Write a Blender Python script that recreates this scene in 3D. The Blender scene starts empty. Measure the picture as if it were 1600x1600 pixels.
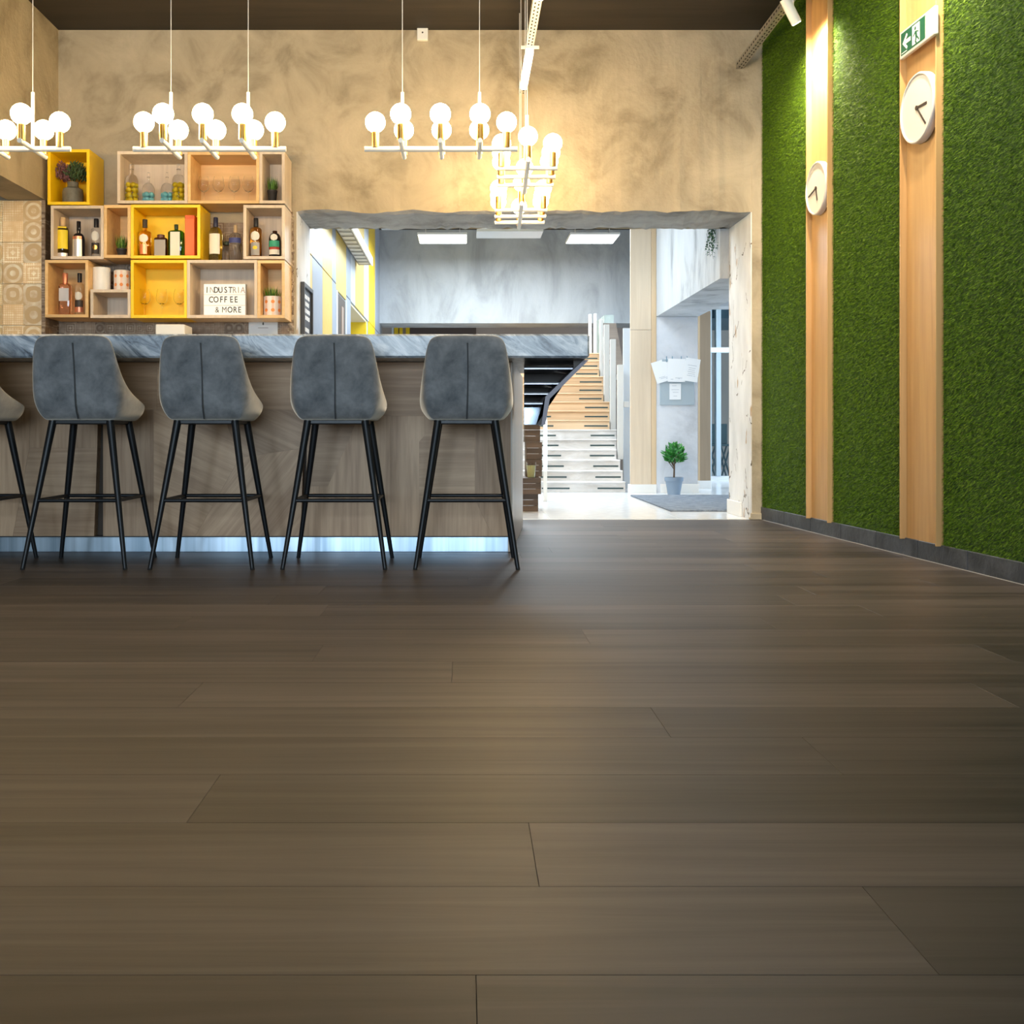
import bpy, bmesh, math, random
import numpy as np
from mathutils import Vector, Matrix
random.seed(7); RNG = np.random.default_rng(7)
S = bpy.context.scene
COL = S.collection
PI = math.pi
# ---------------------------------------------------------------- camera, light, exposure
F = 1650.0; CX = 725.0; CY = 675.0; EYE = 0.605          # focal length, horizon and eye height read off the photograph
def PX(x, Y): return (x - CX) / F * Y
def PZ(y, Y): return EYE + (CY - y) / F * Y
cd = bpy.data.cameras.new('camera'); cam = bpy.data.objects.new('camera', cd); COL.objects.link(cam)
cam.location = (0, 0, EYE); cam.rotation_euler = (PI / 2, 0, 0)
cd.sensor_width = 36; cd.lens = F / 1600 * 36; cd.shift_x = (800 - CX) / 1600; cd.shift_y = -(800 - CY) / 1600
cd.clip_start = 0.02; S.camera = cam
S.view_settings.view_transform = 'Standard'; S.view_settings.look = 'None'
S.view_settings.gamma = 1; S.view_settings.use_curve_mapping = False; S.view_settings.exposure = 0.0
W = bpy.data.worlds.new('daylight'); S.world = W; W.use_nodes = True
W.node_tree.nodes['Background'].inputs[0].default_value = (0.72, 0.86, 1, 1)
W.node_tree.nodes['Background'].inputs[1].default_value = 1.1
def area(name, loc, rot, sx, sy, power, color):
    l = bpy.data.lights.new(name, 'AREA'); l.shape = 'RECTANGLE'; l.size = sx; l.size_y = sy
    l.energy = power; l.color = color
    o = bpy.data.objects.new(name, l); COL.objects.link(o); o.location = loc; o.rotation_euler = rot
    return o
def spot(name, loc, to, power, color, ang, blend=0.6, r=0.03):
    l = bpy.data.lights.new(name, 'SPOT'); l.energy = power; l.color = color; l.spot_size = math.radians(ang)
    l.spot_blend = blend; l.shadow_soft_size = r
    o = bpy.data.objects.new(name, l); COL.objects.link(o); o.location = loc
    o.rotation_euler = (Vector(to) - Vector(loc)).to_track_quat('-Z', 'Y').to_euler()
    return o
COOL = (0.70, 0.86, 1.0); WARM = (1.0, 0.80, 0.55)
# daylight through the windows behind the camera
area('window_daylight', (-0.9, -8.8, 1.75), (PI / 2, 0, 0), 6.6, 2.3, 900, COOL)
# added unseen fill in the hall, level with its lit ceiling panels
area('hall_fill_light', (0.2, 9.6, 2.99), (0, 0, 0), 1.6, 2.4, 150, (0.80, 0.91, 1.0))
area('hall_fill_light', (0.3, 12.6, 2.99), (0, 0, 0), 1.8, 1.6, 180, (0.80, 0.91, 1.0))
area('stair_fill_light', (1.2, 15.2, 2.9), (0, 0, 0), 1.5, 1.2, 12, (1, 0.9, 0.75))  # unseen fill over the landing, no fixture modelled
area('passage_fill_light', (-2.6, 11.7, 1.9), (0, 0, 0), 1.0, .8, 14, (1, .95, .85))  # added fill so the yellow passage wall is not dark
area('street_daylight', (4.6, 11.5, 1.6), (0, PI / 2, 0), 2.4, 3.0, 120, COOL)
# added fill without a fixture, brightens the floor right of the stools
area('floor_fill_light', (1.0, 4.2, 3.3), (0, 0, 0), 0.6, 0.6, 65, (1, 0.88, 0.7))
# ---------------------------------------------------------------- node materials
MATS = {}
def base_mat(name):
    m = bpy.data.materials.new(name); m.use_nodes = True
    return m, m.node_tree.nodes, m.node_tree.links, m.node_tree.nodes['Principled BSDF']
def setp(b, **k):
    for a, v in k.items():
        b.inputs[a.replace('_', ' ')].default_value = v
def c4(c): return (c[0], c[1], c[2], 1)
def plain(name, col, rough=0.5, metal=0.0, **k):
    if name in MATS: return MATS[name]
    m, N, L, b = base_mat(name); setp(b, Base_Color=c4(col), Roughness=rough, Metallic=metal, **k)
    # a little procedural unevenness
    t = N.new('ShaderNodeTexCoord'); n = N.new('ShaderNodeTexNoise'); n.inputs['Scale'].default_value = 14
    r = N.new('ShaderNodeMapRange'); r.inputs['To Min'].default_value = max(0, rough - .05); r.inputs['To Max'].default_value = min(1, rough + .06)
    L.new(t.outputs['Object'], n.inputs['Vector']); L.new(n.outputs['Fac'], r.inputs['Value']); L.new(r.outputs['Result'], b.inputs['Roughness'])
    MATS[name] = m; return m
def emis(name, col, s):
    if name in MATS: return MATS[name]
    m, N, L, b = base_mat(name); setp(b, Base_Color=c4(col), Emission_Color=c4(col), Emission_Strength=s); MATS[name] = m; return m
def glass(name, col, rough=0.03, ior=1.45):
    if name in MATS: return MATS[name]
    m, N, L, b = base_mat(name); setp(b, Base_Color=c4(col), Roughness=rough, Transmission_Weight=1.0, IOR=ior); MATS[name] = m; return m
def mottled(name, c1, c2, scale=2.0, rough=0.8, bump=0.15, stretch=(1, 1, 1), c3=None, detail=8, lo=.35, hi=.65, fine=40, coord='Object'):
    if name in MATS: return MATS[name]
    m, N, L, b = base_mat(name); setp(b, Roughness=rough)
    t = N.new('ShaderNodeTexCoord'); mp = N.new('ShaderNodeMapping'); mp.inputs['Scale'].default_value = stretch
    L.new(t.outputs[coord], mp.inputs['Vector'])
    n = N.new('ShaderNodeTexNoise'); n.inputs['Scale'].default_value = scale; n.inputs['Detail'].default_value = detail
    n.inputs['Roughness'].default_value = .62; n.inputs['Distortion'].default_value = .6
    L.new(mp.outputs[0], n.inputs['Vector'])
    r = N.new('ShaderNodeValToRGB'); r.color_ramp.elements[0].position = lo; r.color_ramp.elements[1].position = hi
    r.color_ramp.elements[0].color = c4(c1); r.color_ramp.elements[1].color = c4(c2)
    if c3: e = r.color_ramp.elements.new((lo + hi) / 2); e.color = c4(c3)
    L.new(n.outputs['Fac'], r.inputs['Fac']); L.new(r.outputs['Color'], b.inputs['Base Color'])
    n2 = N.new('ShaderNodeTexNoise'); n2.inputs['Scale'].default_value = fine; n2.inputs['Detail'].default_value = 5
    L.new(mp.outputs[0], n2.inputs['Vector'])
    ad = N.new('ShaderNodeMath'); ad.operation = 'ADD'; L.new(n.outputs['Fac'], ad.inputs[0])
    mu = N.new('ShaderNodeMath'); mu.operation = 'MULTIPLY'; mu.inputs[1].default_value = .35
    L.new(n2.outputs['Fac'], mu.inputs[0]); L.new(mu.outputs[0], ad.inputs[1])
    bp = N.new('ShaderNodeBump'); bp.inputs['Strength'].default_value = bump; bp.inputs['Distance'].default_value = .03
    L.new(ad.outputs[0], bp.inputs['Height']); L.new(bp.outputs[0], b.inputs['Normal'])
    MATS[name] = m; return m
def wood(name, c1, c2, rot=(0, 0, 0), along=1.6, across=34, rough=0.5, var=0.2, bump=0.08, rings=1.0, spec=None, big=0.0):
    """grain runs along local X before rotation"""
    if name in MATS: return MATS[name]
    m, N, L, b = base_mat(name); setp(b, Roughness=rough)
    if spec is not None: b.inputs['Specular IOR Level'].default_value = spec
    t = N.new('ShaderNodeTexCoord'); oi = N.new('ShaderNodeObjectInfo')
    off = N.new('ShaderNodeVectorMath'); off.operation = 'ADD'
    sc = N.new('ShaderNodeVectorMath'); sc.operation = 'SCALE'; sc.inputs[0].default_value = (3.1, 7.7, 5.3)
    L.new(oi.outputs['Random'], sc.inputs['Scale']); L.new(t.outputs['Object'], off.inputs[0]); L.new(sc.outputs[0], off.inputs[1])
    vr = N.new('ShaderNodeVectorRotate'); vr.rotation_type = 'EULER_XYZ'; vr.inputs['Rotation'].default_value = rot
    L.new(off.outputs[0], vr.inputs['Vector'])
    mp = N.new('ShaderNodeMapping'); mp.inputs['Scale'].default_value = (along, across, across); L.new(vr.outputs[0], mp.inputs['Vector'])
    n = N.new('ShaderNodeTexNoise'); n.inputs['Scale'].default_value = 1.0; n.inputs['Detail'].default_value = 7; n.inputs['Roughness'].default_value = .6
    n.inputs['Distortion'].default_value = .5 * rings
    L.new(mp.outputs[0], n.inputs['Vector'])
    mp2 = N.new('ShaderNodeMapping'); mp2.inputs['Scale'].default_value = (along * .45, across * .16, across * .16); L.new(vr.outputs[0], mp2.inputs['Vector'])
    n2 = N.new('ShaderNodeTexNoise'); n2.inputs['Scale'].default_value = 1.0; n2.inputs['Detail'].default_value = 4; L.new(mp2.outputs[0], n2.inputs['Vector'])
    mx = N.new('ShaderNodeMath'); mx.operation = 'ADD'; L.new(n.outputs['Fac'], mx.inputs[0]); L.new(n2.outputs['Fac'], mx.inputs[1])
    hf = N.new('ShaderNodeMath'); hf.operation = 'MULTIPLY'; hf.inputs[1].default_value = .5; L.new(mx.outputs[0], hf.inputs[0])
    r = N.new('ShaderNodeValToRGB'); r.color_ramp.elements[0].position = .36; r.color_ramp.elements[1].position = .64
    r.color_ramp.elements[0].color = c4(c1); r.color_ramp.elements[1].color = c4(c2); L.new(hf.outputs[0], r.inputs['Fac'])
    hs = N.new('ShaderNodeHueSaturation'); mr = N.new('ShaderNodeMapRange')
    mr.inputs['To Min'].default_value = 1 - var; mr.inputs['To Max'].default_value = 1 + var
    L.new(oi.outputs['Random'], mr.inputs['Value']); L.new(mr.outputs['Result'], hs.inputs['Value']); L.new(r.outputs['Color'], hs.inputs['Color'])
    L.new(hs.outputs['Color'], b.inputs['Base Color'])
    bp = N.new('ShaderNodeBump'); bp.inputs['Strength'].default_value = bump; bp.inputs['Distance'].default_value = .004
    L.new(n.outputs['Fac'], bp.inputs['Height']); L.new(bp.outputs[0], b.inputs['Normal'])
    MATS[name] = m; return m
def tile_mat(name, base, pale, cell, amount=.6, rough=.55):
    """cement tile print: each tile shows smaller squares with their own ornament"""
    if name in MATS: return MATS[name]
    m, N, L, b = base_mat(name); setp(b, Roughness=rough)
    def math_(op, a, c=None):
        n = N.new('ShaderNodeMath'); n.operation = op
        for i, v in enumerate((a, c)):
            if v is None: continue
            if isinstance(v, (int, float)): n.inputs[i].default_value = v
            else: L.new(v, n.inputs[i])
        return n.outputs[0]
    def vec(op, a, v=None, sc=None):
        n = N.new('ShaderNodeVectorMath'); n.operation = op; L.new(a, n.inputs[0])
        if v is not None:
            if isinstance(v, tuple): n.inputs[1].default_value = v
            else: L.new(v, n.inputs[1])
        if sc is not None: n.inputs['Scale'].default_value = sc
        return n.outputs[0]
    t = N.new('ShaderNodeTexCoord'); oi = N.new('ShaderNodeObjectInfo')
    p = vec('SCALE', t.outputs['Object'], sc=1 / cell); p = vec('ADD', p, (.0, .5, .0))
    fl_ = vec('FLOOR', p); fr = vec('FRACTION', p); f = vec('ABSOLUTE', vec('SUBTRACT', fr, (.5, .5, .5)))
    ro = N.new('ShaderNodeCombineXYZ'); L.new(math_('MULTIPLY', oi.outputs['Random'], 97.0), ro.inputs[0]); L.new(math_('MULTIPLY', oi.outputs['Random'], 31.0), ro.inputs[2])
    wn = N.new('ShaderNodeTexWhiteNoise'); wn.noise_dimensions = '3D'; L.new(vec('ADD', fl_, ro.outputs[0]), wn.inputs['Vector']); rnd = wn.outputs['Value']
    sp = N.new('ShaderNodeSeparateXYZ'); L.new(f, sp.inputs[0]); fx, fz = sp.outputs[0], sp.outputs[2]
    ln = math_('SQRT', math_('ADD', math_('MULTIPLY', fx, fx), math_('MULTIPLY', fz, fz)))
    fq = math_('ADD', math_('MULTIPLY', rnd, 22.0), 14.0)
    rings = math_('SINE', math_('MULTIPLY', ln, fq))
    di = math_('MULTIPLY', math_('SINE', math_('MULTIPLY', math_('ADD', fx, fz), fq)), math_('COSINE', math_('MULTIPLY', math_('SUBTRACT', fx, fz), fq)))
    sq = math_('SINE', math_('MULTIPLY', math_('MAXIMUM', fx, fz), fq))
    a1 = math_('GREATER_THAN', rnd, .45); a2 = math_('GREATER_THAN', math_('FRACT', math_('MULTIPLY', rnd, 7.3)), .5)
    mA = N.new('ShaderNodeMix'); L.new(a1, mA.inputs[0]); L.new(rings, mA.inputs[2]); L.new(di, mA.inputs[3])
    pr = math_('ADD', mA.outputs[0], math_('MULTIPLY', math_('MULTIPLY', sq, a2), .7))
    n = N.new('ShaderNodeTexNoise'); n.inputs['Scale'].default_value = 22; n.inputs['Detail'].default_value = 6; L.new(t.outputs['Object'], n.inputs['Vector'])
    n2 = N.new('ShaderNodeTexNoise'); n2.inputs['Scale'].default_value = 4; L.new(vec('ADD', t.outputs['Object'], ro.outputs[0]), n2.inputs['Vector'])
    r1 = N.new('ShaderNodeMapRange'); r1.inputs['From Min'].default_value = -.15; r1.inputs['From Max'].default_value = .45; L.new(pr, r1.inputs['Value'])
    w = N.new('ShaderNodeMapRange'); w.inputs['From Min'].default_value = .38; w.inputs['From Max'].default_value = .62; L.new(math_('ADD', math_('MULTIPLY', n.outputs['Fac'], .5), math_('MULTIPLY', n2.outputs['Fac'], .5)), w.inputs['Value'])
    fac = math_('MULTIPLY', math_('MULTIPLY', r1.outputs['Result'], w.outputs['Result']), amount)
    mx = N.new('ShaderNodeMix'); mx.data_type = 'RGBA'; mx.inputs[6].default_value = c4(base); mx.inputs[7].default_value = c4(pale); L.new(fac, mx.inputs[0])
    hs = N.new('ShaderNodeHueSaturation'); mr = N.new('ShaderNodeMapRange'); mr.inputs['To Min'].default_value = .8; mr.inputs['To Max'].default_value = 1.2
    L.new(rnd, mr.inputs['Value']); L.new(mr.outputs['Result'], hs.inputs['Value']); L.new(mx.outputs[2], hs.inputs['Color'])
    L.new(hs.outputs['Color'], b.inputs['Base Color'])
    MATS[name] = m; return m
def marble_mat():
    m, N, L, b = base_mat('blue_grey_marble'); setp(b, Roughness=.28)
    t = N.new('ShaderNodeTexCoord'); vr = N.new('ShaderNodeVectorRotate'); vr.rotation_type = 'EULER_XYZ'; vr.inputs['Rotation'].default_value = (0, math.radians(-38), .3)
    L.new(t.outputs['Object'], vr.inputs['Vector'])
    mp = N.new('ShaderNodeMapping'); mp.inputs['Scale'].default_value = (2.2, 5, 11); L.new(vr.outputs[0], mp.inputs['Vector'])
    n = N.new('ShaderNodeTexNoise'); n.inputs['Scale'].default_value = 1.6; n.inputs['Detail'].default_value = 10; n.inputs['Roughness'].default_value = .68; n.inputs['Distortion'].default_value = 1.4
    L.new(mp.outputs[0], n.inputs['Vector'])
    r = N.new('ShaderNodeValToRGB'); e = r.color_ramp.elements
    e[0].position = .33; e[0].color = (.03, .04, .06, 1); e[1].position = .66; e[1].color = (.58, .63, .68, 1)
    x = e.new(.45); x.color = (.20, .25, .31, 1); x = e.new(.55); x.color = (.38, .44, .51, 1)
    L.new(n.outputs['Fac'], r.inputs['Fac']); L.new(r.outputs['Color'], b.inputs['Base Color']); return m
def cracked_plaster(name, c1, c2, tan):
    m, N, L, b = base_mat(name); setp(b, Roughness=.85)
    t = N.new('ShaderNodeTexCoord'); mp = N.new('ShaderNodeMapping'); mp.inputs['Scale'].default_value = (1.6, 1.6, .8); L.new(t.outputs['Object'], mp.inputs['Vector'])
    n = N.new('ShaderNodeTexNoise'); n.inputs['Scale'].default_value = 2.4; n.inputs['Detail'].default_value = 8; L.new(mp.outputs[0], n.inputs['Vector'])
    r = N.new('ShaderNodeValToRGB'); r.color_ramp.elements[0].position = .35; r.color_ramp.elements[1].position = .6
    r.color_ramp.elements[0].color = c4(c1); r.color_ramp.elements[1].color = c4(c2); L.new(n.outputs['Fac'], r.inputs['Fac'])
    p = N.new('ShaderNodeTexNoise'); p.inputs['Scale'].default_value = 5.5; p.inputs['Detail'].default_value = 3; L.new(mp.outputs[0], p.inputs['Vector'])
    pr = N.new('ShaderNodeValToRGB'); pr.color_ramp.elements[0].position = .66; pr.color_ramp.elements[1].position = .69
    pr.color_ramp.elements[0].color = (0, 0, 0, 1); pr.color_ramp.elements[1].color = (1, 1, 1, 1); L.new(p.outputs['Fac'], pr.inputs['Fac'])
    mx = N.new('ShaderNodeMix'); mx.data_type = 'RGBA'; mx.inputs[7].default_value = c4(tan)
    L.new(pr.outputs['Color'], mx.inputs[0]); L.new(r.outputs['Color'], mx.inputs[6])
    v = N.new('ShaderNodeTexVoronoi'); v.feature = 'DISTANCE_TO_EDGE'; v.inputs['Scale'].default_value = 3.3
    dn = N.new('ShaderNodeVectorMath'); dn.operation = 'ADD'; sc = N.new('ShaderNodeVectorMath'); sc.operation = 'SCALE'; sc.inputs['Scale'].default_value = .35
    L.new(n.outputs['Color'], sc.inputs[0]); L.new(mp.outputs[0], dn.inputs[0]); L.new(sc.outputs[0], dn.inputs[1]); L.new(dn.outputs[0], v.inputs['Vector'])
    lt = N.new('ShaderNodeMath'); lt.operation = 'LESS_THAN'; lt.inputs[1].default_value = .012; L.new(v.outputs['Distance'], lt.inputs[0])
    g = N.new('ShaderNodeMath'); g.operation = 'GREATER_THAN'; g.inputs[1].default_value = .56; L.new(p.outputs['Fac'], g.inputs[0])
    mu = N.new('ShaderNodeMath'); mu.operation = 'MULTIPLY'; L.new(lt.outputs[0], mu.inputs[0]); L.new(g.outputs[0], mu.inputs[1])
    m2 = N.new('ShaderNodeMix'); m2.data_type = 'RGBA'; m2.inputs[7].default_value = (.12, .10, .08, 1)
    L.new(mu.outputs[0], m2.inputs[0]); L.new(mx.outputs[2], m2.inputs[6]); L.new(m2.outputs[2], b.inputs['Base Color'])
    bp = N.new('ShaderNodeBump'); bp.inputs['Strength'].default_value = .25; bp.inputs['Distance'].default_value = .02
    L.new(p.outputs['Fac'], bp.inputs['Height']); L.new(bp.outputs[0], b.inputs['Normal']); return m
def velvet_mat():
    m, N, L, b = base_mat('grey_velvet'); setp(b, Roughness=.9, Sheen_Weight=1.0, Sheen_Roughness=.45, Sheen_Tint=(1, .9, .75, 1))
    b.inputs['Specular IOR Level'].default_value = .15
    t = N.new('ShaderNodeTexCoord'); n = N.new('ShaderNodeTexNoise'); n.inputs['Scale'].default_value = 9; n.inputs['Detail'].default_value = 7; n.inputs['Roughness'].default_value = .65
    n.inputs['Distortion'].default_value = .25
    L.new(t.outputs['Object'], n.inputs['Vector'])
    r = N.new('ShaderNodeValToRGB'); r.color_ramp.elements[0].position = .30; r.color_ramp.elements[1].position = .70
    r.color_ramp.elements[0].color = (.088, .098, .108, 1); r.color_ramp.elements[1].color = (.27, .275, .28, 1)
    L.new(n.outputs['Fac'], r.inputs['Fac']); L.new(r.outputs['Color'], b.inputs['Base Color']); return m
def grass_mat(name, a, c, scale=3.0):
    m, N, L, b = base_mat(name); setp(b, Roughness=.6); b.inputs['Specular IOR Level'].default_value = .25
    t = N.new('ShaderNodeTexCoord'); n = N.new('ShaderNodeTexNoise'); n.inputs['Scale'].default_value = 70; n.inputs['Detail'].default_value = 4
    L.new(t.outputs['Object'], n.inputs['Vector'])
    r = N.new('ShaderNodeValToRGB'); r.color_ramp.elements[0].position = .33; r.color_ramp.elements[1].position = .68
    r.color_ramp.elements[0].color = c4(a); r.color_ramp.elements[1].color = c4(c); L.new(n.outputs['Fac'], r.inputs['Fac'])
    L.new(r.outputs['Color'], b.inputs['Base Color']); return m

CONCRETE = mottled('warm_plaster_concrete', (.25, .205, .135), (.49, .415, .295), 2.8, .85, .32, c3=(.41, .345, .24), lo=.30, hi=.66)
SOFFIT = mottled('grey_concrete', (.20, .19, .175), (.37, .36, .335), 3.5, .85, .35, c3=(.31, .30, .28))
HALLCON = mottled('hall_concrete', (.27, .285, .30), (.42, .44, .46), 1.5, .8, .15, stretch=(1.5, 1.5, .6), c3=(.37, .39, .41))
BEAMCON = mottled('pale_beam_concrete', (.17, .18, .19), (.46, .48, .50), 1.7, .8, .3, stretch=(1.5, 1.5, .5), c3=(.40, .42, .44), lo=.3)
DARKCEIL = wood('dark_stained_ceiling', (.012, .009, .007), (.034, .026, .019), rough=.7, along=.8, across=9, var=0)
OAK = wood('oak_veneer_box', (.68, .42, .165), (.84, .555, .25), along=2.5, across=38, rough=.45, var=.06, bump=.03)
OAKV = wood('oak_pilaster', (.42, .24, .09), (.57, .35, .145), rot=(0, PI / 2, 0), along=1.5, across=26, rough=.38, var=.04, bump=.03)
OAKH = wood('pale_oak_cladding', (.55, .44, .32), (.66, .545, .41), rot=(0, PI / 2, 0), along=1.5, across=26, rough=.5, var=.05, bump=.03)
OAKBROWN = wood('brown_oak_cladding', (.26, .19, .12), (.34, .25, .165), rot=(0, PI / 2, 0), along=1.5, across=26, rough=.5, var=.05, bump=.03)
GREYBOX = wood('taupe_laminate', (.58, .465, .35), (.74, .605, .465), rot=(0, PI / 2, 0), along=2, across=45, rough=.5, var=.05, bump=.02)
YELLOW = plain('yellow_lacquer', (.98, .64, .003), .42)
BLACK = plain('black_steel', (.008, .010, .013), .42, .3)
MARBLE = marble_mat()
VELVET = velvet_mat()
WHITE = plain('white_paint', (.78, .77, .74), .4)
WHITECOOL = plain('white_panel', (.62, .66, .70), .4)
PAPER = plain('paper', (.8, .82, .84), .8)
GOLD = plain('brushed_gold', (.72, .42, .12), .3, 1.0)
SLATE = mottled('slate_tile', (.024, .029, .040), (.070, .080, .102), 6, .5, .2, c3=(.042, .050, .066))
STEEL = mottled('steel_painted_reflections', (.28, .38, .48), (.58, .72, .86), 1.6, .30, .0, stretch=(6, 1, .05)); STEEL.node_tree.nodes['Principled BSDF'].inputs['Metallic'].default_value = 1.0  # blue streaks in the colour stand in for daylight reflections
ZINC = plain('galvanised_steel', (.45, .43, .40), .4, .8)
DARKHOLE = plain('dark_void', (.006, .006, .006), .9)
# ---------------------------------------------------------------- mesh helpers
class MB:
    def __init__(s): s.bm = bmesh.new()
    def box(s, x0, x1, y0, y1, z0, z1, bev=0, seg=1, M=None):
        vs = [s.bm.verts.new((x, y, z)) for x in (x0, x1) for y in (y0, y1) for z in (z0, z1)]
        f = [(0, 1, 3, 2), (4, 6, 7, 5), (0, 4, 5, 1), (2, 3, 7, 6), (0, 2, 6, 4), (1, 5, 7, 3)]
        fs = [s.bm.faces.new([vs[i] for i in q]) for q in f]
        if bev:
            es = list({e for q in fs for e in q.edges})
            r = bmesh.ops.bevel(s.bm, geom=es, offset=bev, segments=seg, affect='EDGES', profile=.5)
            vs = list({v for q in r['faces'] for v in q.verts} | {v for v in vs if v.is_valid})
        if M is not None: bmesh.ops.transform(s.bm, matrix=M, verts=[v for v in vs if v.is_valid])
        return s
    def tube(s, p, q, r0, r1=None, n=10, cap=True):
        r1 = r0 if r1 is None else r1; p = Vector(p); q = Vector(q); d = (q - p).normalized()
        a = d.orthogonal().normalized(); b = d.cross(a)
        A = [s.bm.verts.new(p + (a * math.cos(t) + b * math.sin(t)) * r0) for t in [2 * PI * i / n for i in range(n)]]
        B = [s.bm.verts.new(q + (a * math.cos(t) + b * math.sin(t)) * r1) for t in [2 * PI * i / n for i in range(n)]]
        for i in range(n): s.bm.faces.new((A[i], A[(i + 1) % n], B[(i + 1) % n], B[i]))
        if cap: s.bm.faces.new(A[::-1]); s.bm.faces.new(B)
        return s
    def lathe(s, prof, n=20, c=(0, 0, 0), pw=None, cap=True, sy=1.0):
        """prof: (r, z) upward; pw: superellipse power for square section"""
        rings = []
        for r, z in prof:
            ring = []
            for i in range(n):
                t = 2 * PI * (i + .5) / n; x, y = math.cos(t), math.sin(t)
                if pw: k = (abs(x) ** pw + abs(y) ** pw) ** (-1 / pw); x *= k; y *= k
                ring.append(s.bm.verts.new((c[0] + x * r, c[1] + y * r * sy, c[2] + z)))
            rings.append(ring)
        for A, B in zip(rings, rings[1:]):
            for i in range(n): s.bm.faces.new((A[i], A[(i + 1) % n], B[(i + 1) % n], B[i]))
        if cap:
            s.bm.faces.new(rings[0][::-1]); s.bm.faces.new(rings[-1])
        return s
    def poly(s, pts, d):
        """prism: polygon pts extruded by vector d"""
        d = Vector(d); A = [s.bm.verts.new(p) for p in pts]; B = [s.bm.verts.new(Vector(p) + d) for p in pts]
        n = len(A); s.bm.faces.new(A[::-1]); s.bm.faces.new(B)
        for i in range(n): s.bm.faces.new((A[i], A[(i + 1) % n], B[(i + 1) % n], B[i]))
        return s
    def quad(s, a, b, c, d):
        s.bm.faces.new([s.bm.verts.new(p) for p in (a, b, c, d)]); return s
    def leaf(s, p, d, up, L, w):
        p = Vector(p); d = Vector(d).normalized(); sd = d.cross(Vector(up)); sd = sd.normalized() if sd.length > 1e-4 else d.orthogonal().normalized()
        u = sd.cross(d)
        m1 = p + d * L * .35; m2 = p + d * L * .7 - u * L * .06; tip = p + d * L - u * L * .16
        v = [s.bm.verts.new(x) for x in (p, m1 + sd * w / 2 + u * w * .2, m2 + sd * w * .38, tip, m2 - sd * w * .38, m1 - sd * w / 2 + u * w * .2, m1, m2)]
        for q in ((0, 6, 1), (1, 6, 7, 2), (2, 7, 3), (0, 5, 6), (5, 4, 7, 6), (4, 3, 7)): s.bm.faces.new([v[i] for i in q])
        return s
    def build(s, name, mat, parent=None, smooth=False, loc=None):
        bmesh.ops.recalc_face_normals(s.bm, faces=s.bm.faces)
        me = bpy.data.meshes.new(name); s.bm.to_mesh(me); s.bm.free()
        me.materials.append(mat)
        if smooth:
            me.polygons.foreach_set('use_smooth', [True] * len(me.polygons)); me.set_sharp_from_angle(angle=math.radians(38))
        o = bpy.data.objects.new(name, me); COL.objects.link(o)
        if parent: o.parent = parent
        if loc is not None: o.location = loc
        return o
def tag(o, label=None, cat=None, group=None, kind=None):
    if label: o['label'] = label
    if cat: o['category'] = cat
    if group: o['group'] = group
    if kind: o['kind'] = kind
    return o
def thing(name, loc, label, cat, group=None, rz=0, kind=None):
    o = bpy.data.objects.new(name, None); o.empty_display_size = .1; COL.objects.link(o)
    o.location = loc; o.rotation_euler = (0, 0, rz); return tag(o, label, cat, group, kind)
def struct(o): o['kind'] = 'structure'; return o
def dup(root, loc, label=None, rz=None):
    r = root.copy(); COL.objects.link(r); r.location = loc
    if rz is not None: r.rotation_euler = (0, 0, rz)
    if label: r['label'] = label
    for ch in list(root.children):
        c = ch.copy(); COL.objects.link(c); c.parent = r
        for g in list(ch.children):
            d = g.copy(); COL.objects.link(d); d.parent = c
    return r
# ---------------------------------------------------------------- room shell
YB = 7.29                                   # back wall
CEIL = 3.38
XL, XR0 = -2.80, 2.063
OX0, OX1, OZ, OT = -1.158, 1.988, 2.125, 0.60       # opening in the back wall
# right wall runs slightly inwards towards the far end
WD = Vector((.0521, -1, 0)).normalized(); WN = Vector((-1, -.0521, 0)).normalized()
WC = Vector((XR0, YB, 0))
def WP(u, n, z): p = WC + WD * u + WN * n; return (p.x, p.y, z)
def WY(x): return 2.443 * F / (x - 639)
def WU(x): return (YB - WY(x)) * 1.00136
ROT = Matrix(((WD.x, WN.x, 0, WC.x), (WD.y, WN.y, 0, WC.y), (0, 0, 1, 0), (0, 0, 0, 1)))     # (u, n, z) -> world
# floor: sub-floor + planks
PLANK = wood('smoked_oak_plank', (.026, .021, .018), (.098, .080, .071), along=.9, across=24, rough=.47, var=.36, bump=.06, spec=.3)
fl = struct(MB().box(-5, 3.2, -9, YB, -.12, -.012).build('floor', plain('subfloor', (.05, .04, .03), .8)))
row0 = 1.406; pw_ = .229
joint = {1.177: .53, 1.406: .10, 1.635: -.43, 1.864: .67, 2.093: .41, 2.322: -.63, 2.551: -.03, 2.78: -.40, 3.009: .36}
k = -9
while row0 + k * pw_ < YB:
    y0 = row0 + k * pw_; y1 = min(y0 + pw_, YB); j = None
    for q in joint:
        if abs(q - y0) < .02: j = joint[q]
    if j is None: j = random.uniform(-1, .85)
    xl = max(-4.9, -.62 * y1 - 1.0) if y0 > .3 else -2.0
    x = j
    while x > xl: x -= 1.85
    xe = XR0 + .0521 * (YB - y0) + .02
    while x < xe - .01:
        x1 = min(x + 1.85, xe)
        if y1 - y0 > .03:
            p = MB(); w2, l2 = (y1 - y0) / 2 - .0002, (x1 - x) / 2 - .0002
            p.box(-l2, l2, -w2, w2, -.012, random.uniform(-.00025, 0), .0004)
            p.build('plank', PLANK, fl, loc=((x + x1) / 2, (y0 + y1) / 2, 0))
        x += 1.85
    k += 1
struct(MB().box(-5.1, 3.4, -9.1, 17.2, CEIL, CEIL + .12).build('ceiling', DARKCEIL))
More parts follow.
